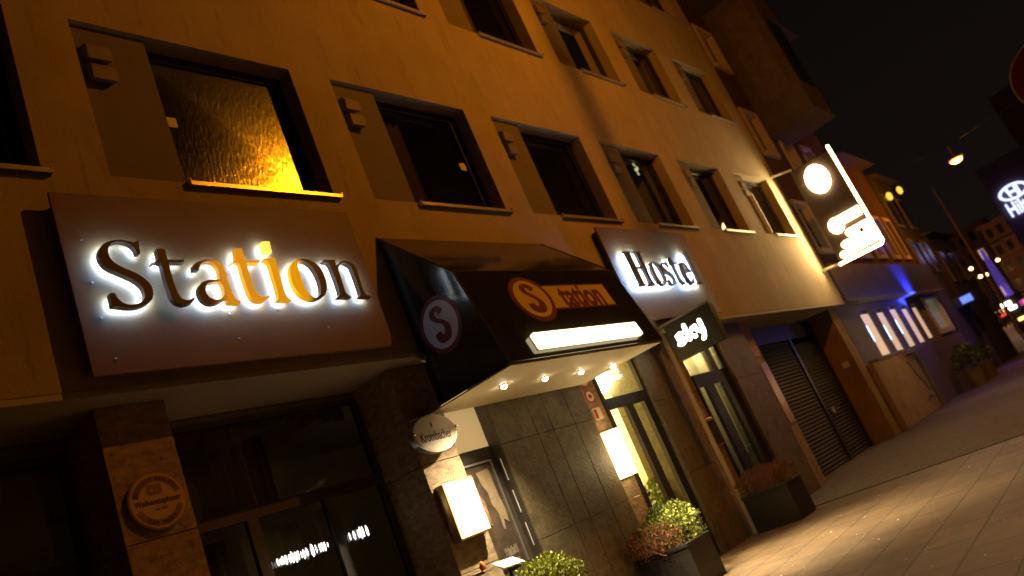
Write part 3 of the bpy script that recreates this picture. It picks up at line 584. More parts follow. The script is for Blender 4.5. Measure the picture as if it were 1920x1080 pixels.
# front face frame of reference
fd = Vector((0, -.22, -1.02)).normalized(); fn = Vector((0, -1.02, .22)).normalized()
def onfront(z): return -.78 - .22 * (3.62 - z) / 1.02
DKRED = mat('logo_red', (0.18, 0.018, 0.012), 0.5, var=0.05); AMBER = mat('logo_amber', (0.80, 0.60, 0.03), 0.5, var=0.05)
LOGW = mat('logo_white', (0.60, 0.56, 0.60), 0.5, var=0.05)
S_bold = [[(.30,.62),(.26,.80),(.10,.98),(-.10,1.0),(-.28,.88),(-.34,.66),(-.28,.40),(-.12,.18),(.06,-.02),(.12,-.22),(.10,-.46),(.02,-.56),(-.06,-.50),(-.08,-.30),(-.36,-.36),(-.34,-.66),(-.20,-.92),(.02,-1.0),(.24,-.90),(.36,-.64),(.38,-.30),(.28,-.02),(.10,.22),(-.06,.42),(-.10,.62),(-.06,.74),(.02,.74),(.06,.60),(.08,.48)]]
def put(name, me, m, par, x, z, lift):   # on the sloping front face
    return place(name, me, m, par, Vector((x, onfront(z), z)) + fn * lift, (1, 0, 0), -fd)
put('logo_ring', outline_mesh('r', [ellipse(0, 0, .33, .29)], .001, False), DKRED, AW, 6.31, 3.25, .003)
put('logo_box', outline_mesh('bx', [[(-.56, -.165), (.62, -.165), (.62, .165), (-.56, .165)]], .001, False), DKRED, AW, 7.16, 3.26, .0055)
put('logo_box_face', outline_mesh('bx', [[(-.58, -.145), (.60, -.145), (.60, .145), (-.58, .145)]], .001, False), AMBER, AW, 7.16, 3.26, .008)
put('logo_ring_gap', outline_mesh('r', [ellipse(0, 0, .31, .275)], .001, False), DKRED, AW, 6.31, 3.25, .0105)
put('logo_disc', outline_mesh('r', [ellipse(0, 0, .262, .235)], .001, False), AMBER, AW, 6.30, 3.25, .013)
put('logo_letter', outline_mesh('s', [[(x * .36, z * .19) for x, z in S_bold[0]]], .001), DKRED, AW, 6.30, 3.25, .0155)
put('logo_text', text_mesh('tation', 'tation', .43, .001, offset=.013, sx=.80), DKRED, AW, 7.20, 3.255, .0105)
# side face, seen edge of the street
def side(name, me, m, y, z, lift): return place(name, me, m, AW, (AX0 - lift, y, z), (0, -1, 0), (0, 0, 1))
side('side_logo_ring', outline_mesh('r', [ellipse(0, 0, .272, .285)], .001, False), DKRED, -.40, 3.25, .003)
side('side_logo_disc', outline_mesh('r', [ellipse(0, 0, .232, .235)], .001, False), LOGW, -.40, 3.25, .0055)
side('side_logo_letter', outline_mesh('s', [[(x * .30, z * .185) for x, z in S_bold[0]]], .001), DKRED, -.40, 3.25, .008)
# fluorescent light box on the awning front
lb = thing('light_box', (6.8, -1.0, 2.73), 'long white glowing light box fixed to the front of the awning', 'light box')
zc = 2.735; yb_ = onfront(zc)
bx_ = bmesh.new()
me = outline_mesh('lb', [[(-.95, -.085), (.95, -.085), (.965, -.07), (.965, .07), (.95, .085), (-.95, .085), (-.965, .07), (-.965, -.07)]], .02, False)
place('diffuser', me, emit('light_box_face', (1, .80, .45), 3.6), lb, Vector((6.83, yb_, zc)) + fn * .035, (1, 0, 0), -fd)
me = outline_mesh('lbh', [[(-.95, -.075), (.95, -.075), (.95, .075), (-.95, .075)]], .012, False)
place('housing', me, GALV, lb, Vector((6.83, yb_, zc)) + fn * .010, (1, 0, 0), -fd)

# ------------------------------------------------------------------ small signs and lamps on the pillars
def disc_sign(name, x, z, rx_, rz_, y, th, label, m, rim, n=44):
    t = thing(name, (x, y, z), label, 'sign')
    place('box', outline_mesh('d', [ellipse(0, 0, rx_, rz_, n)], th / 2, False), rim, t, (x, y + th / 2, z))
    place('face', outline_mesh('d', [ellipse(0, 0, rx_ * .95, rz_ * .94, n)], .002, False), m, t, (x, y - .003, z))
    return t
K = disc_sign('brewery_sign', 5.31, 2.345, .285, .185, .10, .08, 'oval cream light box sign with brown lettering on the pillar left of the door', mat('cream_sign', (0.80, 0.66, 0.42), 0.35, var=.05), GALV)
place('lettering', text_mesh('k', 'Krombacher', .135, .001, offset=.0012, sx=.60), mat('ink_brown', (0.06, 0.02, 0.012), 0.5), K, (5.30, .093, 2.315))
place('emblem', outline_mesh('e', [[(0, .035), (.012, .018), (.010, -.012), (0, -.03), (-.010, -.012), (-.012, .018)]], .001, False), MATS['ink_brown'], K, (5.285, .093, 2.425))
MB().box(5.22, 5.40, .181, .249, 2.25, 2.44).build('mount', FRAME, K)
for x in (5.025, 5.595): MB().lathe((x, .10, 2.365), [(.001, -.02), (.014, -.016), (.016, 0), (.010, .03)], 10, 'y').build('clip', mat('chrome', (0.9, 0.88, 0.8), 0.12, metal=1.0, var=.02), K)
Wt = disc_sign('round_sign', 2.655, 2.35, .205, .205, .215, .03, 'round amber beer sign with a crest and ring of lettering on the left pillar', mat('amber_sign', (0.64, 0.46, 0.12), 0.45, var=.05), mat('amber_rim', (0.40, 0.24, 0.06), 0.4, metal=.4))
wi = mat('ink_dark', (0.07, 0.025, 0.015), 0.5)
def arc(r0, r1, a0, a1, n=18): return [[(r0 * math.cos(R(a0 + (a1 - a0) * i / n)), r0 * math.sin(R(a0 + (a1 - a0) * i / n))) for i in range(n + 1)] + [(r1 * math.cos(R(a1 - (a1 - a0) * i / n)), r1 * math.sin(R(a1 - (a1 - a0) * i / n))) for i in range(n + 1)]]
BAND = mat('band_olive', (0.30, 0.17, 0.035), 0.5)
place('upper_band', outline_mesh('ar', arc(.135, .178, 15, 165), .001, False), BAND, Wt, (2.655, .2085, 2.35))
place('lower_band', outline_mesh('ar', arc(.135, .178, 200, 340), .001, False), BAND, Wt, (2.655, .2085, 2.35))
def arctext(s, r, a0, a1, size, up):
    vs = []
    for i, ch in enumerate(s):
        if ch == ' ': continue
        a_ = R(a0 + (a1 - a0) * i / (len(s) - 1)); me = text_mesh('c', ch, size, .001, offset=.0004)
        rt = a_ - math.pi / 2 if up else a_ + math.pi / 2
        for v in me.vertices:
            x, z = v.co.x, v.co.y; v.co.x = r * math.cos(a_) + x * math.cos(rt) - z * math.sin(rt); v.co.y = r * math.sin(a_) + x * math.sin(rt) + z * math.cos(rt)
        vs.append(me)
    bm = bmesh.new()
    for me in vs: bm.from_mesh(me)
    o = bpy.data.meshes.new('arctext'); bm.to_mesh(o); return o
place('upper_lettering', arctext('ÄLTESTE', .157, 158, 98, .034, True), wi, Wt, (2.655, .206, 2.35)); place('upper_lettering', arctext('BRAUEREI', .157, 82, 20, .034, True), wi, Wt, (2.655, .206, 2.35))
place('lower_lettering', arctext('DER WELT', .157, 235, 305, .034, False), wi, Wt, (2.655, .206, 2.35))
place('lettering', text_mesh('w', 'Weihenstephaner', .062, .001, offset=.0006, sx=.74), wi, Wt, (2.655, .2085, 2.345))
place('sub_lettering', text_mesh('w', 'seit 1040', .034, .001, sx=.75), BAND, Wt, (2.665, .2085, 2.29))
place('crest', outline_mesh('cr', [[(-.05, .045), (.05, .045), (.055, -.02), (.03, -.035), (0, -.03), (-.03, -.035), (-.055, -.02)], [(-.02, .02), (-.03, 0), (-.01, -.015), (.0, .01)], [(.02, .025), (.03, .0), (.012, -.012)]], .001, False), BAND, Wt, (2.645, .2085, 2.425))

MN = thing('menu_box', (5.4, .2, 1.6), 'glowing white rectangular menu case in a brass frame below the oval sign', 'menu case')
BRASS = mat('brass', (0.70, 0.42, 0.12), 0.3, metal=.9)
MB().box(5.185, 5.605, .14, .249, 1.325, 1.865).build('case', BRASS, MN, bevel=.006)
MB().box(5.205, 5.585, .130, .139, 1.345, 1.845).build('face', emit('menu_face', (1, .74, .36), 9), MN)
PO = thing('framed_poster', (6.0, .38, 1.5), 'tall framed poster with pale figures beside the glowing menu case', 'poster')
f_ = MB().box(5.66, 6.20, .395, .409, .92, 2.0).build('backing', mat('poster_dark', (0.07, 0.05, 0.035), 0.4, var=.5, scale=8), PO)
MB().box(6.18, 6.205, .375, .395, .92, 2.0).box(5.655, 6.18, .375, .395, 1.98, 2.0).build('frame', GALV, PO)
place('print_shape', outline_mesh('ps', [[(-.10, .40), (.10, .42), (.11, .10), (.13, -.02), (.12, -.16), (.05, -.12), (.03, -.22), (.0, -.20), (.01, -.05), (-.04, .06), (-.03, .18), (-.08, .28)]], .001, False), mat('print_pale', (0.26, 0.20, 0.12), 0.5, var=.2, scale=14), PO, (6.03, .392, 1.50))
place('print_figure', outline_mesh('ps', [[(-.06, .42), (.0, .38), (-.01, .2), (.03, .1), (.02, -.15), (-.05, -.1), (-.07, .1), (-.10, .3)]], .001, False), mat('print_brown', (0.28, 0.16, 0.09), 0.5, var=.6, scale=22), PO, (5.88, .392, 1.50))
pm = MB(); random.seed(5); xx = 5.92
while xx < 6.12: pm.box(xx, xx + .006, .389, .391, 1.03 + random.uniform(-.01, .0), 1.09 + random.uniform(0, .03)); xx += random.uniform(.012, .02)
xx = 5.95
while xx < 6.10: pm.box(xx, xx + .010, .389, .391, .965, .985 + random.uniform(0, .01)); xx += .018
pm.build('print_scribble', mat('print_line', (0.40, 0.36, 0.28), 0.5), PO)

WL = thing('wall_lamp', (8.45, .38, 1.58), 'lit half-round opal wall lamp on the strip between stone pillar and entrance', 'lamp')
MB().box(8.16, 8.50, .30, .357, 1.30, 1.92).build('back_plate', BRASS, WL, bevel=.004)
b = MB(); prof2 = [(8.33 + .16 * math.cos(math.pi + math.pi * i / 12), .30 + .13 * math.sin(math.pi + math.pi * i / 12)) for i in range(13)]
b.prism(prof2, 'z', 1.31, 1.90); b.build('shade', emit('opal', (1, .74, .34), 9), WL)
light('wall_lamp_glow', 'POINT', (8.33, .06, 1.6), 8, (1, .74, .40), .12, parent=WL)
# stacked oval stickers and a tag above the lamp
OV = thing('oval_stickers', (8.3, .49, 2.5), 'two red and cream oval stickers one above the other over the wall lamp', 'sticker')
RED = mat('sticker_red', (0.42, 0.03, 0.02), 0.5); 
for z_, r_ in ((2.63, .105), (2.40, .085)):
    place('sticker', outline_mesh('o', [ellipse(0, 0, r_ * 1.05, r_)], .001, False), RED, OV, (8.36, .352, z_))
    place('sticker_face', outline_mesh('o', [ellipse(0, 0, r_ * .88, r_ * .8), ellipse(0, 0, r_ * .5, r_ * .35)], .001, False), CREAM, OV, (8.36, .349, z_))
MB().box(8.28, 8.46, .348, .354, 2.08, 2.24).build('tag', CREAM, OV); MB().box(8.30, 8.36, .345, .3475, 2.10, 2.22).build('tag_mark', RED, OV)

MC = thing('glass_notice_case', (10.9, .45, 1.45), 'small dark notice case in a wooden frame on the strip beside the side door', 'notice case')
MB().box(10.83, 11.13, .31, .357, 1.22, 1.66).build('case', BRASS, MC, bevel=.005)
MB().box(10.855, 11.105, .300, .309, 1.245, 1.62).build('glass', mat('case_glass', (0.09, 0.07, 0.08), 0.15), MC)
MB().box(10.85, 10.98, .30, .357, 1.68, 1.80).build('knob', BRASS, MC, bevel=.004)

SK = thing('box_sign', (10.2, -.45, 2.8), 'black projecting box sign with three glowing white letters under the Hostel panel', 'sign')
MB().box(10.20, 10.34, -.86, -.07, 2.50, 3.06).build('box', mat('box_black', (0.03, 0.03, 0.026), 0.3), SK, bevel=.008)
MB().box(10.24, 10.30, -.07, .0, 2.98, 3.03).box(10.24, 10.30, -.86, .0, 3.06, 3.10).build('bracket', GALV, SK)
skm = bmesh.new()
def stroke(pts, wd, n=8):
    """round-ended thick line as one outline"""
    P = [Vector(p) for p in pts]; L = []; Rr = []
    for i, p in enumerate(P):
        d = (P[min(i + 1, len(P) - 1)] - P[max(i - 1, 0)]).normalized(); nrm = Vector((-d.y, d.x)); L.append(p + nrm * wd); Rr.append(p - nrm * wd)
    d = (P[-1] - P[-2]).normalized(); a0 = math.atan2(d.y, d.x)
    cap1 = [P[-1] + Vector((math.cos(a0 + math.pi/2 - math.pi * i / n), math.sin(a0 + math.pi/2 - math.pi * i / n))) * wd for i in range(1, n)]
    d = (P[0] - P[1]).normalized(); a1 = math.atan2(d.y, d.x)
    cap0 = [P[0] + Vector((math.cos(a1 + math.pi/2 - math.pi * i / n), math.sin(a1 + math.pi/2 - math.pi * i / n))) * wd for i in range(1, n)]
    return [tuple(q) for q in L + cap1 + Rr[::-1] + cap0]
SKYW = emit('sky_white', (1, .98, .88), 9)
def strokes(par, name, lst, wd, m, org, ux, uy, gap=.0015):
    bm = bmesh.new()
    for i, pts in enumerate(lst):
        me = outline_mesh('st', [stroke(pts, wd)], .002, False)
        for v in me.vertices: v.co.z += gap * i
        bm.from_mesh(me)
    me = bpy.data.meshes.new(name); bm.to_mesh(me); return place(name, me, m, par, org, ux, uy)
# local x runs along -y (away from the wall), z up
strokes(SK, 'letter_s', [[(.05,.10),(.0,.115),(-.05,.095),(-.05,.065),(.0,.045),(.045,.02),(.04,-.01),(-.01,-.03),(-.06,-.02)]], .031, SKYW, (10.196, -.26, 2.74), (0,-1,0), (0,0,1))
strokes(SK, 'letter_k', [[(0,.19),(0,-.02)], [(.10,.10),(.02,.03),(.10,-.02)]], .031, SKYW, (10.196, -.38, 2.74), (0,-1,0), (0,0,1))
strokes(SK, 'letter_y', [[(0,.11),(.012,.04),(.05,.015),(.09,.03)], [(.10,.15),(.10,-.01),(.075,-.075),(.05,-.10)]], .031, SKYW, (10.196, -.53, 2.74), (0,-1,0), (0,0,1))

DP = MB().tube([(10.60, .20, GZ), (10.60, .20, 3.08)], .038, 10).tube([(10.60, .20, 3.08), (10.60, .10, 3.10)], .038, 8).build('downpipe', mat('pipe_cream', (.62, .52, .34), .45)); tag(DP, 'pale narrow downpipe at the edge of the stone pillar beneath the black box sign', 'downpipe')
# brackets / cable knot above the oval sign
CK = MB().tube([(5.30, -.01, 3.12), (5.34, -.04, 3.05), (5.40, -.03, 3.02), (5.44, -.02, 3.08)], .02).tube([(5.36, -.02, 3.13), (5.38, -.06, 3.07), (5.42, -.02, 3.0)], .015).build('cable_junction', GALV); tag(CK, 'small clump of cables under the overhang where the awning meets the wall', 'cables')

# ------------------------------------------------------------------ projecting neon sign at the corner
NS = thing('neon_sign', (19.0, -.8, 5.2), 'tall projecting neon sign with glowing oval and white lines at the building corner', 'sign')
WN = emit('neon_white', (1, .66, .28), 20)
NB = mat('neon_board', (0.045, 0.03, 0.025), 0.6)
MB().box(19.03, 19.11, -1.47, -.46, 3.97, 6.44).build('board', NB, NS, bevel=.01)
MB().tube([(19.06, -1.50, 6.54), (19.05, -1.50, 3.96), (19.05, -1.46, 3.91), (19.05, -.42, 3.93)], .035, 8).build('edge_tube', WN, NS)
MB().tube([(19.07, .0, 3.98), (19.07, -.5, 3.95)], .035, 8).tube([(19.07, .0, 6.62), (19.07, -.52, 6.50)], .03, 8).tube([(19.07, -.50, 6.5), (19.07, -.46, 3.95)], .012, 6).build('bracket', mat('bracket_white', (.75, .72, .62), .4, metal=.3), NS)
MB().tube([(19.05, -.50, 6.02), (19.05, -.70, 6.0)], .022, 6).build('arm', BRASS, NS)
place('oval', outline_mesh('ov', [ellipse(0, 0, .27, .36)], .04, False), WN, NS, (18.98, -.96, 5.95), (0, -1, 0), (0, 0, 1))
place('logo_disc', outline_mesh('ov', [ellipse(0, 0, .17, .19)], .02, False), WN, NS, (18.99, -.80, 4.76), (0, -1, 0), (0, 0, 1))
place('logo_bar', outline_mesh('ov', [[(0, -.09), (.56, -.09), (.56, .13), (0, .13)]], .02, False), WN, NS, (18.985, -.86, 4.80), (0, -1, 0), (0, 0, 1))
strokes(NS, 'text_row', [[(0, 0), (.49, 0)]], .088, WN, (18.99, -.98, 4.47), (0, -1, 0), (0, 0, 1))
strokes(NS, 'text_row', [[(0, 0), (.70, 0)]], .080, WN, (18.99, -.76, 4.27), (0, -1, 0), (0, 0, 1))
strokes(NS, 'text_row', [[(0, 0), (.84, 0)]], .075, WN, (18.99, -.62, 4.08), (0, -1, 0), (0, 0, 1))
light('added_wall_wash', 'AREA', (19.0, -.34, 5.2), 46, (1, .72, .34), .12, parent=NS, aim=(18.55, 0, 5.2), sy=2.5)  # unseen strip light added to brighten the wall edge beside the sign
strokes(NS, 'text_row', [[(0, 0), (.05, 0)], [(.0, .05), (.06, .06)]], .03, NB, (18.96, -1.22, 4.36), (0, -1, 0), (0, 0, 1))

# ------------------------------------------------------------------ planters with box and heather
O1 = mat('heather_a', (0.42, 0.17, 0.06), 0.7); O2 = mat('heather_b', (0.26, 0.10, 0.04), 0.7); O3 = mat('heather_c', (0.12, 0.08, 0.03), 0.7)
def planter(x0, x1, y0, y1, zt, label):
    t = thing('planter', ((x0 + x1) / 2, (y0 + y1) / 2, GZ), label, 'planter', 'planters in front of the pillars')
    b = MB(); k = .03
    b.prism([(x0 + k, GZ + .0), (x1 - k, GZ + .0), (x1, zt), (x0, zt)], 'y', y0, y1) if False else b.box(x0, x1, y0, y1, GZ, zt - .04)
    b.build('body', DARKBOX, t, bevel=.008)
    r = MB(); r.box(x0 - .012, x1 + .012, y0 - .012, y0 + .03, zt - .04, zt).box(x0 - .012, x1 + .012, y1 - .03, y1 + .012, zt - .04, zt).box(x0 - .012, x0 + .03, y0 + .03, y1 - .03, zt - .04, zt).box(x1 - .03, x1 + .012, y0 + .03, y1 - .03, zt - .04, zt)
    r.build('rim', DARKBOX, t, bevel=.004)
    MB().box(x0 + .03, x1 - .03, y0 + .03, y1 - .03, zt - .038, zt - .02).build('soil', mat('soil', (0.04, 0.03, 0.02), .95), t)
    return t
planter(7.66, 8.20, -.50, .20, .42, 'dark grey square planter with box and russet heather left of the entrance')
bush('box_shrub', 7.74, 8.34, -.48, .22, .40, .47, 'round bright green box shrub in the planter left of the entrance', [G1, G2, G3], 5200, seed=4)
bush('heather', 7.54, 7.92, -.40, .28, .40, .29, 'russet heather clump in front of the green box shrub', [O1, O2, O3], 3200, .018, 9, True)
planter(10.45, 11.0, -.60, .10, .45, 'dark planter with brown dried heather in front of the side door')
bush('dried_heather', 10.36, 11.08, -.62, .16, .42, .33, 'brown dried heather filling the planter before the side door', [O2, O2, O3], 3800, .02, 12, True)
planter(5.35, 5.95, -.55, .05, .55, 'planter at the lower edge below the poster holding a bright green shrub')
bush('box_shrub', 5.34, 6.02, -.50, .10, .53, .40, 'bright green shrub tops at the lower edge below the framed poster', [G1, G1, G2], 5200, .02, 21)
ST = thing('menu_stand', (5.2, -.3, 0), 'small sloped white card on a stand under the glowing menu case', 'stand')
MB().face([(5.10, -.32, .98), (5.42, -.28, .96), (5.44, -.14, 1.03), (5.12, -.17, 1.05)]).face([(5.10, -.32, .97), (5.12, -.17, 1.04), (5.44, -.14, 1.02), (5.42, -.28, .95)]).build('card', WHITEP, ST)
MB().tube([(5.26, -.22, GZ), (5.26, -.22, .97)], .015, 8).lathe((5.26, -.22, GZ), [(.16, 0), (.16, .015), (.02, .03)], 20).build('post', FRAME, ST)
OL = MB().lathe((5.16, -.02, 1.02), [(.025, 0), (.032, .03), (.02, .06), (.004, .085)], 12).build('tea_light_holder', mat('orange_glass', (0.75, 0.22, 0.03), .3), None, smooth=True); tag(OL, 'small orange glass tea light holder beside the white card under the menu case', 'tea light')
OL2 = MB().box(5.10, 5.24, -.08, .249, .995, 1.018).build('ledge', TRAV, HB)

# ------------------------------------------------------------------ street lantern that lights the hostel wall
def bulb_light(par, loc, e, r=.03, col=SODIUM): return light('lamp_light', 'POINT', loc, e, col, r, parent=par)
LX, LY, LZ = 10.0, -6.3, 9.6
LN = thing('street_lantern', (LX, -7.6, GZ), 'tall street lamp post with a sodium lantern opposite the hostel wall, bars added to cast its shadow band', 'street lamp')
MB().tube([(LX, -7.6, GZ), (LX, -7.6, 4), (LX, -7.6, 10.1)], [.10, .08, .05], 10).tube([(LX, -7.6, 10.0), (LX, -7.0, 10.25), (LX, LY, 10.15)], .03, 8).build('post', FRAME, LN)
hd = MB().lathe((LX, LY, LZ + .30), [(.38, 0), (.34, .08), (.16, .22), (.03, .26)], 20)
aim = math.atan2(6.3, 1.45)
for k in range(3):  # bars added to throw a vertical shadow band onto the hostel wall
    a_ = aim + k * 2 * math.pi / 3; px_, py_ = LX + .4 * math.cos(a_), LY + .4 * math.sin(a_)
    hd.tube([(px_, py_, LZ - .55), (px_, py_, LZ - .06)], .017, 8); hd.tube([(px_, py_, LZ - .06), (LX + .36 * math.cos(a_), LY + .36 * math.sin(a_), LZ + .30)], .005, 6)
hd.build('head_and_shadow_bars', FRAME, LN)
MB().lathe((LX, LY, LZ), [(.012, .04), (.03, .07), (.03, .20), (.012, .24)], 12).build('bulb', emit('sodium_bulb', SODIUM, 60), LN)
bulb_light(LN, (LX, LY, LZ - .02), 880, .03)

# lamp hanging over the street, seen at the right
def hung_lamp(x, y, z, e, label, grp=None):
    t = thing('hanging_street_lamp', (x, y, z), label, 'street lamp', grp)
    MB().lathe((x, y, z), [(.07, .14), (.22, .10), (.25, .03), (.21, .0)], 18).tube([(x, y, z + .16), (x, y, z + .55)], .02, 6).build('housing', MATS['amber_rim'], t)
    MB().lathe((x, y, z - .002), [(.19, 0), (.17, -.05), (.09, -.09), (.02, -.11)], 16).build('lens', emit('sodium_lens', (1, .46, .08), 26), t)
    MB().tube([(x - 2, y - 14, z + 1.1), (x, y, z + .55), (x + .5, y + 2.9, z + .95)], .006, 4).build('span_wire', FRAME, t)
    light('lamp_light', 'POINT', (x, y, z - .3), e, SODIUM, .15, parent=t)
    return t
hung_lamp(30.0, -2.62, 6.78, 260, 'sodium lamp hanging on a wire over the street, right of the neon sign')

# ------------------------------------------------------------------ neighbouring building with the blue-lit front
NBG = thing('neighbour_building', (25, 1, 0), 'brown rendered neighbour house with boxed oriel and blue lit ground floor beyond the neon sign', 'building')
def opening(z0, z1, x0, x1): return (x0, x1, z0, z1)
nh = [(20.35, 21.30, 4.72, 6.05), (20.35, 21.30, 7.70, 8.95), (20.35, 21.30, 10.6, 11.8), (22.3, 23.1, 7.2, 8.5), (24.1, 24.9, 7.0, 8.3),
      (22.3, 23.1, 4.6, 5.9), (24.1, 24.9, 4.6, 5.9), (25.9, 26.7, 4.6, 6.0), (27.7, 28.5, 4.6, 6.0), (29.2, 29.9, 4.6, 6.0)]
b = MB(); wall_grid(b, 19.41, 26.9, 3.15, 12.6, [h for h in nh if h[1] < 26.9], .2)
wall_grid(b, 26.9, 30.6, 3.15, 8.3, [h for h in nh if h[0] > 26.9], .2)
b.face([(19.41, .2, 12.6), (26.9, .2, 12.6), (26.9, 8, 12.6), (19.41, 8, 12.6)]).face([(26.9, .2, 8.3), (26.9, 8, 8.3), (26.9, 8, 12.6), (26.9, .2, 12.6)]).face([(26.9, .2, 8.3), (30.6, .2, 8.3), (30.6, 8, 8.3), (26.9, 8, 8.3)]).face([(30.6, .2, 3.15), (30.6, 8, 3.15), (30.6, 8, 8.3), (30.6, .2, 8.3)])
b.build('upper_wall', REDBR, NBG)
GLB = mat('night_glass', (0.02, 0.02, 0.02), 0.22, spec=.5)
for (a, c_, z0, z1) in nh:
    f = MB(); k = .13       # broad pale surround
    f.box(a - k, a, .14, .36, z0 - k, z1 + k).box(c_, c_ + k, .14, .36, z0 - k, z1 + k).box(a, c_, .14, .36, z1, z1 + k).box(a, c_, .11, .36, z0 - k, z0)
    f.box((a + c_) / 2 - .03, (a + c_) / 2 + .03, .30, .34, z0, z1)
    w_ = f.build('window', PLANK, NBG)
    MB().box(a, c_, .33, .36, z0, z1).build('pane', GLB, w_)
ori = MB()
ori.box(21.6, 23.3, -1.22, .197, 8.36, 12.9).box(21.55, 23.35, -1.27, .197, 8.32, 8.36)
oo = ori.build('oriel', mat('oriel_render', (0.12, 0.092, 0.066), 0.9, var=.2, scale=1.8, bump=.3, bscale=30), NBG, bevel=.01)
MB().box(21.575, 21.597, -.98, -.14, 9.17, 12.3).build('oriel_side_panel', mat('oriel_panel', (0.15, 0.11, 0.085), 0.8, var=.25, scale=4), oo)
f = MB()
for k in range(2): f.box(21.85 + k * .7, 22.4 + k * .7, -1.245, -1.223, 9.3, 11.5)
f.build('oriel_window', GLB, oo)
MB().prism([(-.9, 12.6), (.4, 12.6), (.4, 13.2), (.0, 13.3)], 'x', 19.3, 27.1).prism([(-.25, 8.302), (.6, 8.302), (.6, 8.7)], 'x', 26.95, 30.9).build('roof', mat('roof_dark', (0.10, 0.085, 0.075), 0.8, var=.3, scale=10), NBG)
# ground floor
gh = [(21.08, 21.95, 1.68, 2.97), (22.60, 23.35, 1.6, 2.94), (24.02, 24.78, 1.68, 2.97), (25.35, 26.05, 1.70, 2.92), (26.65, 27.30, 1.74, 2.91), (28.45, 30.6, 1.80, 3.0)]
b = MB(); wall_grid(b, 19.41, 30.95, GZ, 3.15, gh, .27); b.face([(30.95, .27, GZ), (30.95, 8, GZ), (30.95, 8, 3.15), (30.95, .27, 3.15)])
for (a, c_, z0, z1) in gh: b.face([(a, .27, z0), (a, .42, z0), (a, .42, z1), (a, .27, z1)]).face([(c_, .27, z0), (c_, .27, z1), (c_, .42, z1), (c_, .42, z0)]).face([(a, .27, z0), (c_, .27, z0), (c_, .42, z0), (a, .42, z0)]).face([(a, .27, z1), (a, .42, z1), (c_, .42, z1), (c_, .27, z1)])
b.build('ground_floor_wall', LILAC, NBG)
BL = emit('warm_blind', (1, .66, .38), 0.62, (.6, .5, .4))
for i, (a, c_, z0, z1) in enumerate(gh[:5]):
    f = MB(); f.box(a, a + .05, .30, .41, z0, z1).box(c_ - .04, c_, .36, .41, z0, z1).box(a + .05, c_ - .04, .36, .41, z1 - .12, z1)
    w_ = f.build('shop_window', SF, NBG)
    MB().box(a + .10, c_ - .02, .30, .42, z0, z1 - .12).build('lit_blind', BL, w_)
    MB().box(a + .05, a + .12, .40, .42, z0, z1 - .12).build('pane', GLB, w_)
    if i < 3: MB().tube([(a + .08, .29, z0 + .42), (a + .07, .29, z0 + .85)], .022, 6).build('blue_tube', emit('blue_tube', (.35, .6, 1), 5), w_)
f = MB(); a, c_, z0, z1 = gh[5]
f.box(a - .06, a + .12, .2, .41, z0 - .06, z1 + .06).box(c_ - .16, c_ + .06, .2, .41, z0 - .06, z1 + .06).box(a + .12, c_ - .16, .2, .41, z1 - .02, z1 + .06).box(a + .12, c_ - .16, .2, .41, z0 - .06, z0 + .12)
w_ = f.build('shop_window', WHITEP, NBG); MB().box(a + .12, c_ - .16, .35, .38, z0 + .12, z1 - .02).build('pane', emit('dim_window', (.75, .8, .5), .09, (.3, .3, .22)), w_)
MB().box(19.41, 23.20, .12, .267, GZ, 1.60).build('plinth', YELL, NBG, bevel=.015)
MB().box(19.80, 22.3, .08, .266, 1.604, 1.68).box(22.35, 23.45, -.02, .265, 1.50, 1.66).build('ledge', LILAC, NBG, bevel=.008)
g = MB(); random.seed(2)      # scribbled tag on the plinth
for k in range(7): g.tube([(22.2 + .1 * k, .112, 1.35 - .12 * k), (22.32 + .1 * k + random.uniform(-.1, .1), .112, 1.15 - .12 * k)], .008, 4)
g.tube([(22.3, .112, .25), (22.6, .112, .32), (22.85, .112, .30)], .02, 5)
g.build('scribble', FRAME, NBG)
MB().box(23.9, 30.9, .16, .267, GZ, 1.62).build('grey_panelling', mat('grey_panel', (0.17, 0.15, 0.13), 0.7, var=.15, scale=3), NBG, bevel=.01)
CAN = mat('canopy_metal', (0.07, 0.07, 0.11), 0.45, var=.12, scale=2)
b = MB()
for k in range(6): b.box(19.45 + k * 1.9, 19.45 + k * 1.9 + 1.885, -.06, .198, 3.18, 4.16)
b.build('fascia', CAN, NBG, bevel=.006)
MB().box(19.42, 30.9, -.10, .26, 3.13, 3.178).build('canopy_edge', LILAC, NBG)
light('blue_flood', 'SPOT', (26.0, -.50, 2.9), 420, (.04, .07, 1), .1, parent=NBG, aim=(26.0, -.06, 3.45), spot=104, blend=.9)
light('violet_wall_fill', 'POINT', (32.2, -.6, .7), 8, (.25, .08, 1), .15, parent=NBG)  # unseen light added to tint the foot of the next wall violet
light('blue_wash', 'AREA', (25.6, -1.0, 3.0), 18, (.10, .12, 1), 3.2, parent=NBG, aim=(23.2, .3, 2.5), sy=.15)
light('warm_plinth_fill', 'POINT', (21.2, -1.9, 2.0), 40, (1, .60, .22), .1, parent=NBG)  # unseen fill light added to warm and brighten the plinth
# potted plants by the panelling
def pot(x, y, h, seed, label):
    t = MB().lathe((x, y, GZ), [(.20, 0), (.27, .45), (.29, .47), (.29, .52), (.24, .52)], 16).build('plant_pot', mat('clay_pot', (0.26, 0.18, 0.11), .8, var=.2, scale=6)); tag(t, label + ' pot', 'plant pot')
    p = bush('potted_plant', x - .42, x + .42, y - .35, y + .35, .46, h, label, [G2, G3, G3], 800, .07, seed)
    return p
pot(26.6, -.35, .75, 31, 'leafy plant in a round pot before the grey panelling, nearer one')
pot(28.6, -.35, .55, 32, 'low plant in a round pot before the grey panelling, farther one')

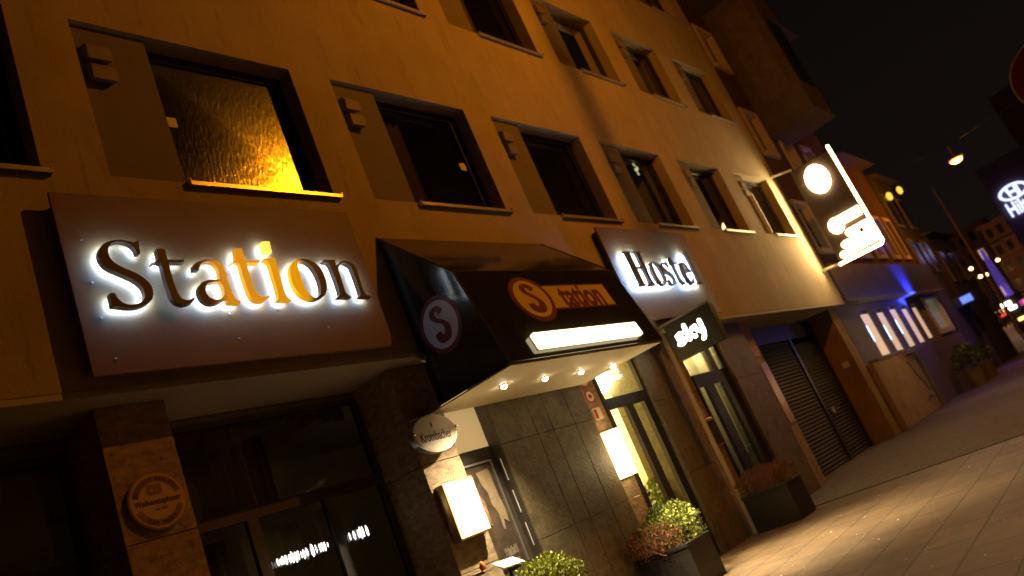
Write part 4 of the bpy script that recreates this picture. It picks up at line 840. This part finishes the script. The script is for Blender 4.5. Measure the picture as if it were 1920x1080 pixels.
# ------------------------------------------------------------------ houses further along the street
DGR = mat('dark_render', (0.07, 0.064, 0.052), 0.9, var=.25, scale=1.5)
def house(name, x0, x1, y0, y1, z, roofh, label, m, wins, grp='houses along the street', wcol=GLB, eave=.35):
    t = thing(name, ((x0 + x1) / 2, y0, 0), label, 'house', grp)
    MB().box(x0, x1, y0, y1, -.2, z).build('wall', m, t)
    MB().prism([(y0 - eave, z + .002), (y1 + eave, z + .002), ((y0 + y1) / 2, z + roofh)], 'x', x0 - .15, x1 + .15).build('roof', MATS['roof_dark'], t)
    nx, zs, ww, hh = wins
    for z_ in zs:
        for k in range(nx):
            cx = x0 + (x1 - x0) * (k + .5) / nx
            f = MB().box(cx - ww/2 - .1, cx + ww/2 + .1, y0 - .06, y0 + .02, z_ - .1, z_ + hh + .1).build('window', m if k % 2 else mat('dull_frame', (.22, .18, .14), .8), t)
            MB().box(cx - ww/2, cx + ww/2, y0 - .075, y0 - .062, z_, z_ + hh).build('pane', wcol, f)
    return t
house('town_house', 31.2, 34.6, .25, 8, 8.0, 1.6, 'narrow dark gabled house just beyond the blue lit shop', DGR, (3, (4.1, 6.0), .6, 1.2))
house('town_house', 34.8, 39.6, .15, 8, 5.6, 1.4, 'low dark house at the end of the row before the crossing', DGR, (3, (3.6,), .8, 1.2))
for x, z, lb in ((31.3, 7.05, 'nearer of two small yellow wall lanterns high on the narrow dark house'), (33.9, 7.55, 'farther of two small yellow wall lanterns high on the narrow dark house')):
    q = MB().lathe((x, -.05, z), [(.02, -.16), (.09, -.10), (.10, .08), (.03, .16)], 10).build('wall_lantern', emit('yellow_lantern', (1, .50, .05), 1.6)); tag(q, lb, 'lantern')
BS = thing('blue_shop_sign', (33, -.3, 2.8), 'blue glowing shop sign box over the dark shopfront beyond the canopy', 'sign')
MB().box(33.0, 34.6, -.45, .24, 2.45, 2.82).build('box', CAN, BS); MB().box(32.97, 32.99, -.42, -.02, 2.50, 2.76).build('face', emit('blue_face', (.06, .22, 1), 1.3), BS)
light('blue_shop_light', 'POINT', (32.2, -1.0, 2.4), 7, (.12, .18, 1), .2, parent=BS)

# crossing, far side of the square
FARB = mat('far_render', (0.18, 0.095, 0.08), 0.9, var=.15, scale=.4)
def block(x, y0, y1, zb, zt, rows_, cols_, label, m=FARB, depth=14, lit=.12, seed=1):
    t = thing('apartment_block', (x, (y0 + y1) / 2, 0), label, 'apartment block'); rnd = random.Random(seed)
    MB().box(x, x + depth, y0, y1, -1, zt).box(x - .4, x + depth, y0 - .3, y1 + .3, zt + .002, zt + .4).build('wall', m, t)
    dz = (zt - zb) / rows_; dy = (y1 - y0) / cols_; bal = MB(); lm = emit('far_warm', (1, .6, .2), .8)
    for i in range(rows_):
        bal.box(x - .5, x - .002, y0, y1, zb + i * dz - .1, zb + i * dz + .12)
        for j in range(cols_):
            MB().box(x - .08, x - .01, y0 + dy * (j + .25), y0 + dy * (j + .75), zb + i * dz + dz * .35, zb + i * dz + dz * .85).build('window', lm if rnd.random() < lit else GLB, t)
    bal.build('balcony_band', m, t)
    return t
block(108, 5.4, 12.5, 3.5, 13.2, 4, 6, 'long lit apartment block at the far left of the square', seed=4)
block(100, -3.6, 5.2, 3.5, 11.6, 4, 8, 'orange lit apartment block with dark window rows behind the purple light column', seed=5)
HT = thing('hotel_tower', (54, -12, 0), 'dark hotel building across the crossing with a glowing white roof sign', 'building')
MB().box(54, 80, -40, -1.0, -1, 10.1).box(56, 80, -40, -3.5, 10.1, 14).build('wall', mat('hotel_dark', (0.12, 0.09, 0.12), 0.8, var=.2, scale=.6), HT)
for i in range(2):
    for j in range(4): MB().box(53.95, 53.99, -4.5 - j * 3.2, -2.6 - j * 3.2, 2.2 + i * 2.2, 3.7 + i * 2.2).build('window', GLB, HT)
HS = thing('hotel_sign', (53.9, -2, 7.5), 'glowing white oval emblem with lettering high on the dark hotel', 'sign')
HW = emit('hotel_white', (.55, .64, 1), 2.0)
place('emblem_ring', outline_mesh('r', [ellipse(0, 0, .80, .47), ellipse(0, 0, .64, .34)], .03, False), HW, HS, (53.9, -2.10, 7.98), (0, -1, 0), (0, 0, 1))
place('emblem_letter', outline_mesh('h', [[(-.26,-.24),(-.16,-.30),(-.16,-.06),(.12,-.06),(.12,-.30),(.34,-.30),(.34,.30),(.12,.30),(.12,.08),(-.16,.08),(-.16,.30),(-.34,.30)]], .03, False), HW, HS, (53.88, -2.08, 7.98), (0, -1, 0), (0, 0, 1))
place('lettering', text_mesh('t', 'Hilton', 1.15, .03, offset=.03, sx=.62, align='LEFT'), HW, HS, (53.9, -1.32, 7.02), (0, -1, 0), (0, 0, 1))
light('purple_wash', 'POINT', (52, -2.4, 6.6), 12, (.35, .2, 1), .4, parent=HS)

# rising road beyond the crossing
struct(MB().prism([(41.3, GZ - .128), (300, 8.0), (300, -2), (41.3, -2)], 'y', -60, 60).build('rising_road', ASPH))
def road_z(x): return GZ - .128 + (x - 41.3) * (8.128 - .0) / 258.7
struct(MB().prism([(96, road_z(96) - .05), (96, road_z(96) + .12), (99.9, road_z(99.9) + .12), (99.9, road_z(99.9) - .05)], 'y', -30, 40).build('far_pavement', SETTS))
# street lamps across the square
def far_lamp(px_dy, dz, X, first=None, col=None, label=''):
    y = -5.26 + px_dy * X; z = 1.2 + dz * X; g = road_z(X)
    t = thing('street_lamp', (X, y, g), label, 'street lamp', 'street lamps across the square')
    MB().tube([(X, y, g), (X, y, z), (X, y + .25, z + .12)], .06, 6).build('pole', FRAME, t)
    MB().lathe((X, y, z), [(.03, -.16), (.15, -.08), (.17, .03), (.05, .13)], 10).build('head', col or emit('far_sodium', (1, .62, .22), 9), t)
    return t
WH = emit('far_white', (1, .95, .82), 9); AM = emit('far_amber', (1, .5, .1), 6)
lampset = [(.148,.093,72,WH,'small white lamp above the amber one, leftmost across the square'),(.154,.083,72,AM,'amber lamp between two white ones, far left of the square'),(.152,.076,72,WH,'bright white lamp, lowest of the far left trio'),
 (.142,.070,80,None,'sodium street lamp, left of the upper pair'),(.133,.071,80,None,'sodium street lamp, right of the upper pair'),(.129,.059,80,None,'sodium street lamp left of the purple column'),(.123,.058,88,None,'smaller dim sodium lamp touching the purple column'),
 (.145,.049,80,None,'lowest single sodium street lamp before the far block'),(.106,.067,84,None,'sodium street lamp right of the purple column')]
for dy, dz, X, m, lb in lampset: far_lamp(dy, dz, X, col=m, label=lb)
for (x, y, z, e) in ((92, 6.5, 6, 420), (88, -.5, 6, 420), (70, 3.5, 6.5, 260)): light('square_lamp_light', 'POINT', (x, y, z), e, (1, .45, .12), .3)
# purple light column
PC = thing('light_column', (80, 4.0, 1), 'tall purple lit column of thin light tubes on the square', 'light column')
g = road_z(80)
b = MB(); b2 = MB()
for k in range(5):
    b.tube([(80, 3.55 + .17 * k, g + .4), (80, 3.65 + .14 * k, 5.4 + (k % 2) * 1.2), (80, 3.85 + .05 * k, 8.0)], .022, 5)
b.build('light_tube', emit('purple_tube', (.10, .07, .9), .45), PC)
MB().tube([(80.2, 3.9, g), (80.2, 3.95, 8.0)], .16, 8).build('mast', mat('mast_violet', (0.2, 0.15, 0.35), .6), PC)
light('purple_glow', 'POINT', (79, 3.9, 3.5), 45, (.35, .15, 1), .4, parent=PC)
# kiosk with lit white panels
KI = thing('kiosk', (60, 2.0, .6), 'small kiosk with a glowing white canopy light below the purple column', 'kiosk')
g = road_z(60)
MB().box(60, 61.4, 1.15, 2.35, g, 2.7).box(59.7, 61.6, .95, 2.5, 2.7, 2.82).build('body', mat('kiosk_dark', (.08, .06, .06), .6), KI, bevel=.02)
MB().box(59.93, 59.98, 1.75, 2.35, 2.32, 2.55).box(59.93, 59.98, 1.60, 2.05, 1.98, 2.18).build('light_panel', WH, KI)
MB().box(59.93, 59.98, 1.35, 1.9, 1.15, 1.32).build('amber_panel', AM, KI)
MG = MB().box(60, 60.1, .85, 1.35, 1.95, 2.3).build('magenta_sign', emit('magenta', (1, .12, .5), 1.1)); tag(MG, 'small magenta glowing sign at the right edge of the square', 'sign')
# parked and moving cars, small lights in the distance
def make_car():
    t = thing('car', (0, 0, 0), '', 'car', 'cars on the square')
    b = MB(); prof = [(-2.1, .30), (-2.15, .75), (-1.2, .95), (-.55, 1.42), (.9, 1.45), (1.7, 1.0), (2.15, .92), (2.2, .32)]
    b.prism(prof, 'y', -.85, .85); b.build('body', mat('car_paint', (.10, .08, .08), .25, metal=.5), t, bevel=.06)
    b = MB().prism([(-1.1, .98), (-.52, 1.37), (.85, 1.40), (1.5, 1.0)], 'y', -.87, .87); b.build('window', GLB, t)
    for sx_ in (-1.35, 1.4):
        for sy_ in (-.86, .70): MB().lathe((sx_, sy_, .32), [(.32, 0), (.32, .16)], 14, 'y').build('wheel', mat('tyre', (.02, .02, .02), .8), t)
    for sy_ in (-.62, .62): MB().lathe((-2.16, sy_, .66), [(.02, -.05), (.12, -.02), (.12, .02)], 10, 'x').build('headlight', emit('headlamp', (1, .85, .55), 16), t)
    for sy_ in (-.62, .62): MB().box(2.19, 2.23, sy_ - .14, sy_ + .14, .70, .82).build('tail_light', emit('taillamp', (1, .04, .02), 8), t)
    return t
car = make_car()
spots = [(92, .156, 0, 'oncoming car with two round headlights, leftmost on the square'), (86, .143, 0, 'car with bright headlights left of the kiosk'), (90, .133, math.pi, 'car showing its red tail lights beside the kiosk'), (95, .170, 0.3, 'car half hidden at the end of the dark shopfront')]
for i, (X, dy, rz, lb) in enumerate(spots):
    c = car if i == 0 else copytree(car)
    c.location = (X, -5.26 + dy * X, road_z(X)); c.rotation_euler = (0, -.031, rz); c['label'] = lb
# tall slim mast beyond the row
MS = MB().tube([(39.2, -.38, GZ), (39.2, -.40, 5.5), (39.2, -.42, 7.95)], [.06, .045, .022], 8).build('flag_mast', mat('mast_paint', (.40, .26, .14), .5)); tag(MS, 'tall thin tapering mast standing beyond the blue shop sign', 'mast')
# no-entry sign at the right edge
NE = thing('no_entry_sign', (7.0, -5.53, GZ), 'round red traffic sign with a pale rim at the upper right edge', 'traffic sign')
place('rim', outline_mesh('r', [ellipse(0, 0, .30, .30, 48)], .004, False), mat('sign_rim', (.75, .68, .6), .5), NE, (7.0, -5.50, 2.72), (0, -1, 0), (0, 0, 1))
place('disc', outline_mesh('r', [ellipse(0, 0, .283, .283, 48)], .002, False), mat('sign_red', (.42, .02, .015), .4), NE, (6.993, -5.50, 2.72), (0, -1, 0), (0, 0, 1))
place('bar', outline_mesh('r', [[(-.2, -.05), (.2, -.05), (.2, .05), (-.2, .05)]], .001, False), WHITEP, NE, (6.990, -5.50, 2.72), (0, -1, 0), (0, 0, 1))
MB().tube([(7.05, -5.50, GZ), (7.05, -5.50, 2.98)], .03, 10).build('post', GALV, NE)

# row of houses on the camera's side of the street: out of frame, mirrored in the panes
OP = thing('opposite_house', (12, -18, 0), 'plain rendered house row across the street, reflected in the window panes', 'house')
b = MB(); oh = [(x, x + 1.3, z, z + 1.7) for x in [-14 + 2.7 * k for k in range(20)] for z in (3.9, 7.0, 10.1)]
wall_grid(b, -16, 42, 3.2, 12.8, oh, -18); b.box(-16, 42, -24, -18.001, GZ, 3.2).box(-16, 42, -24, -18.5, 3.2, 12.8)
b.build('wall', mat('opposite_render', (0.42, 0.36, 0.26), .9, var=.15, scale=2), OP)
for (x0_, x1_, z0_, z1_) in oh: MB().box(x0_, x1_, -18.3, -18.25, z0_, z1_).build('window', GLB, OP)
MB().prism([(-17.5, 12.802), (-24.5, 12.802), (-21, 15.5)], 'x', -16.3, 42.3).build('roof', MATS['roof_dark'], OP)

# petals and paper scraps blown over the slabs
b = MB(); rl = random.Random(77)
for k in range(420):
    x = rl.uniform(4.5, 15); y = rl.uniform(-5.2, .1) if rl.random() < .75 else rl.uniform(-.4, .2); s_ = rl.uniform(.006, .02); a_ = rl.uniform(0, 6.28)
    u = Vector((math.cos(a_), math.sin(a_), rl.uniform(-.3, .3))) * s_; v = Vector((-math.sin(a_), math.cos(a_), rl.uniform(0, .5))) * s_ * rl.uniform(.4, .9)
    p = Vector((x, y, GZ + .006)); b.face([p - u, p - v * .6, p + u, p + v])
lit_ = b.build('litter', mat('petal', (.55, .45, .33), .8, var=.4, scale=30)); lit_['kind'] = 'stuff'; lit_['label'] = 'small pale petals and paper scraps scattered over the paving'; lit_['category'] = 'litter'
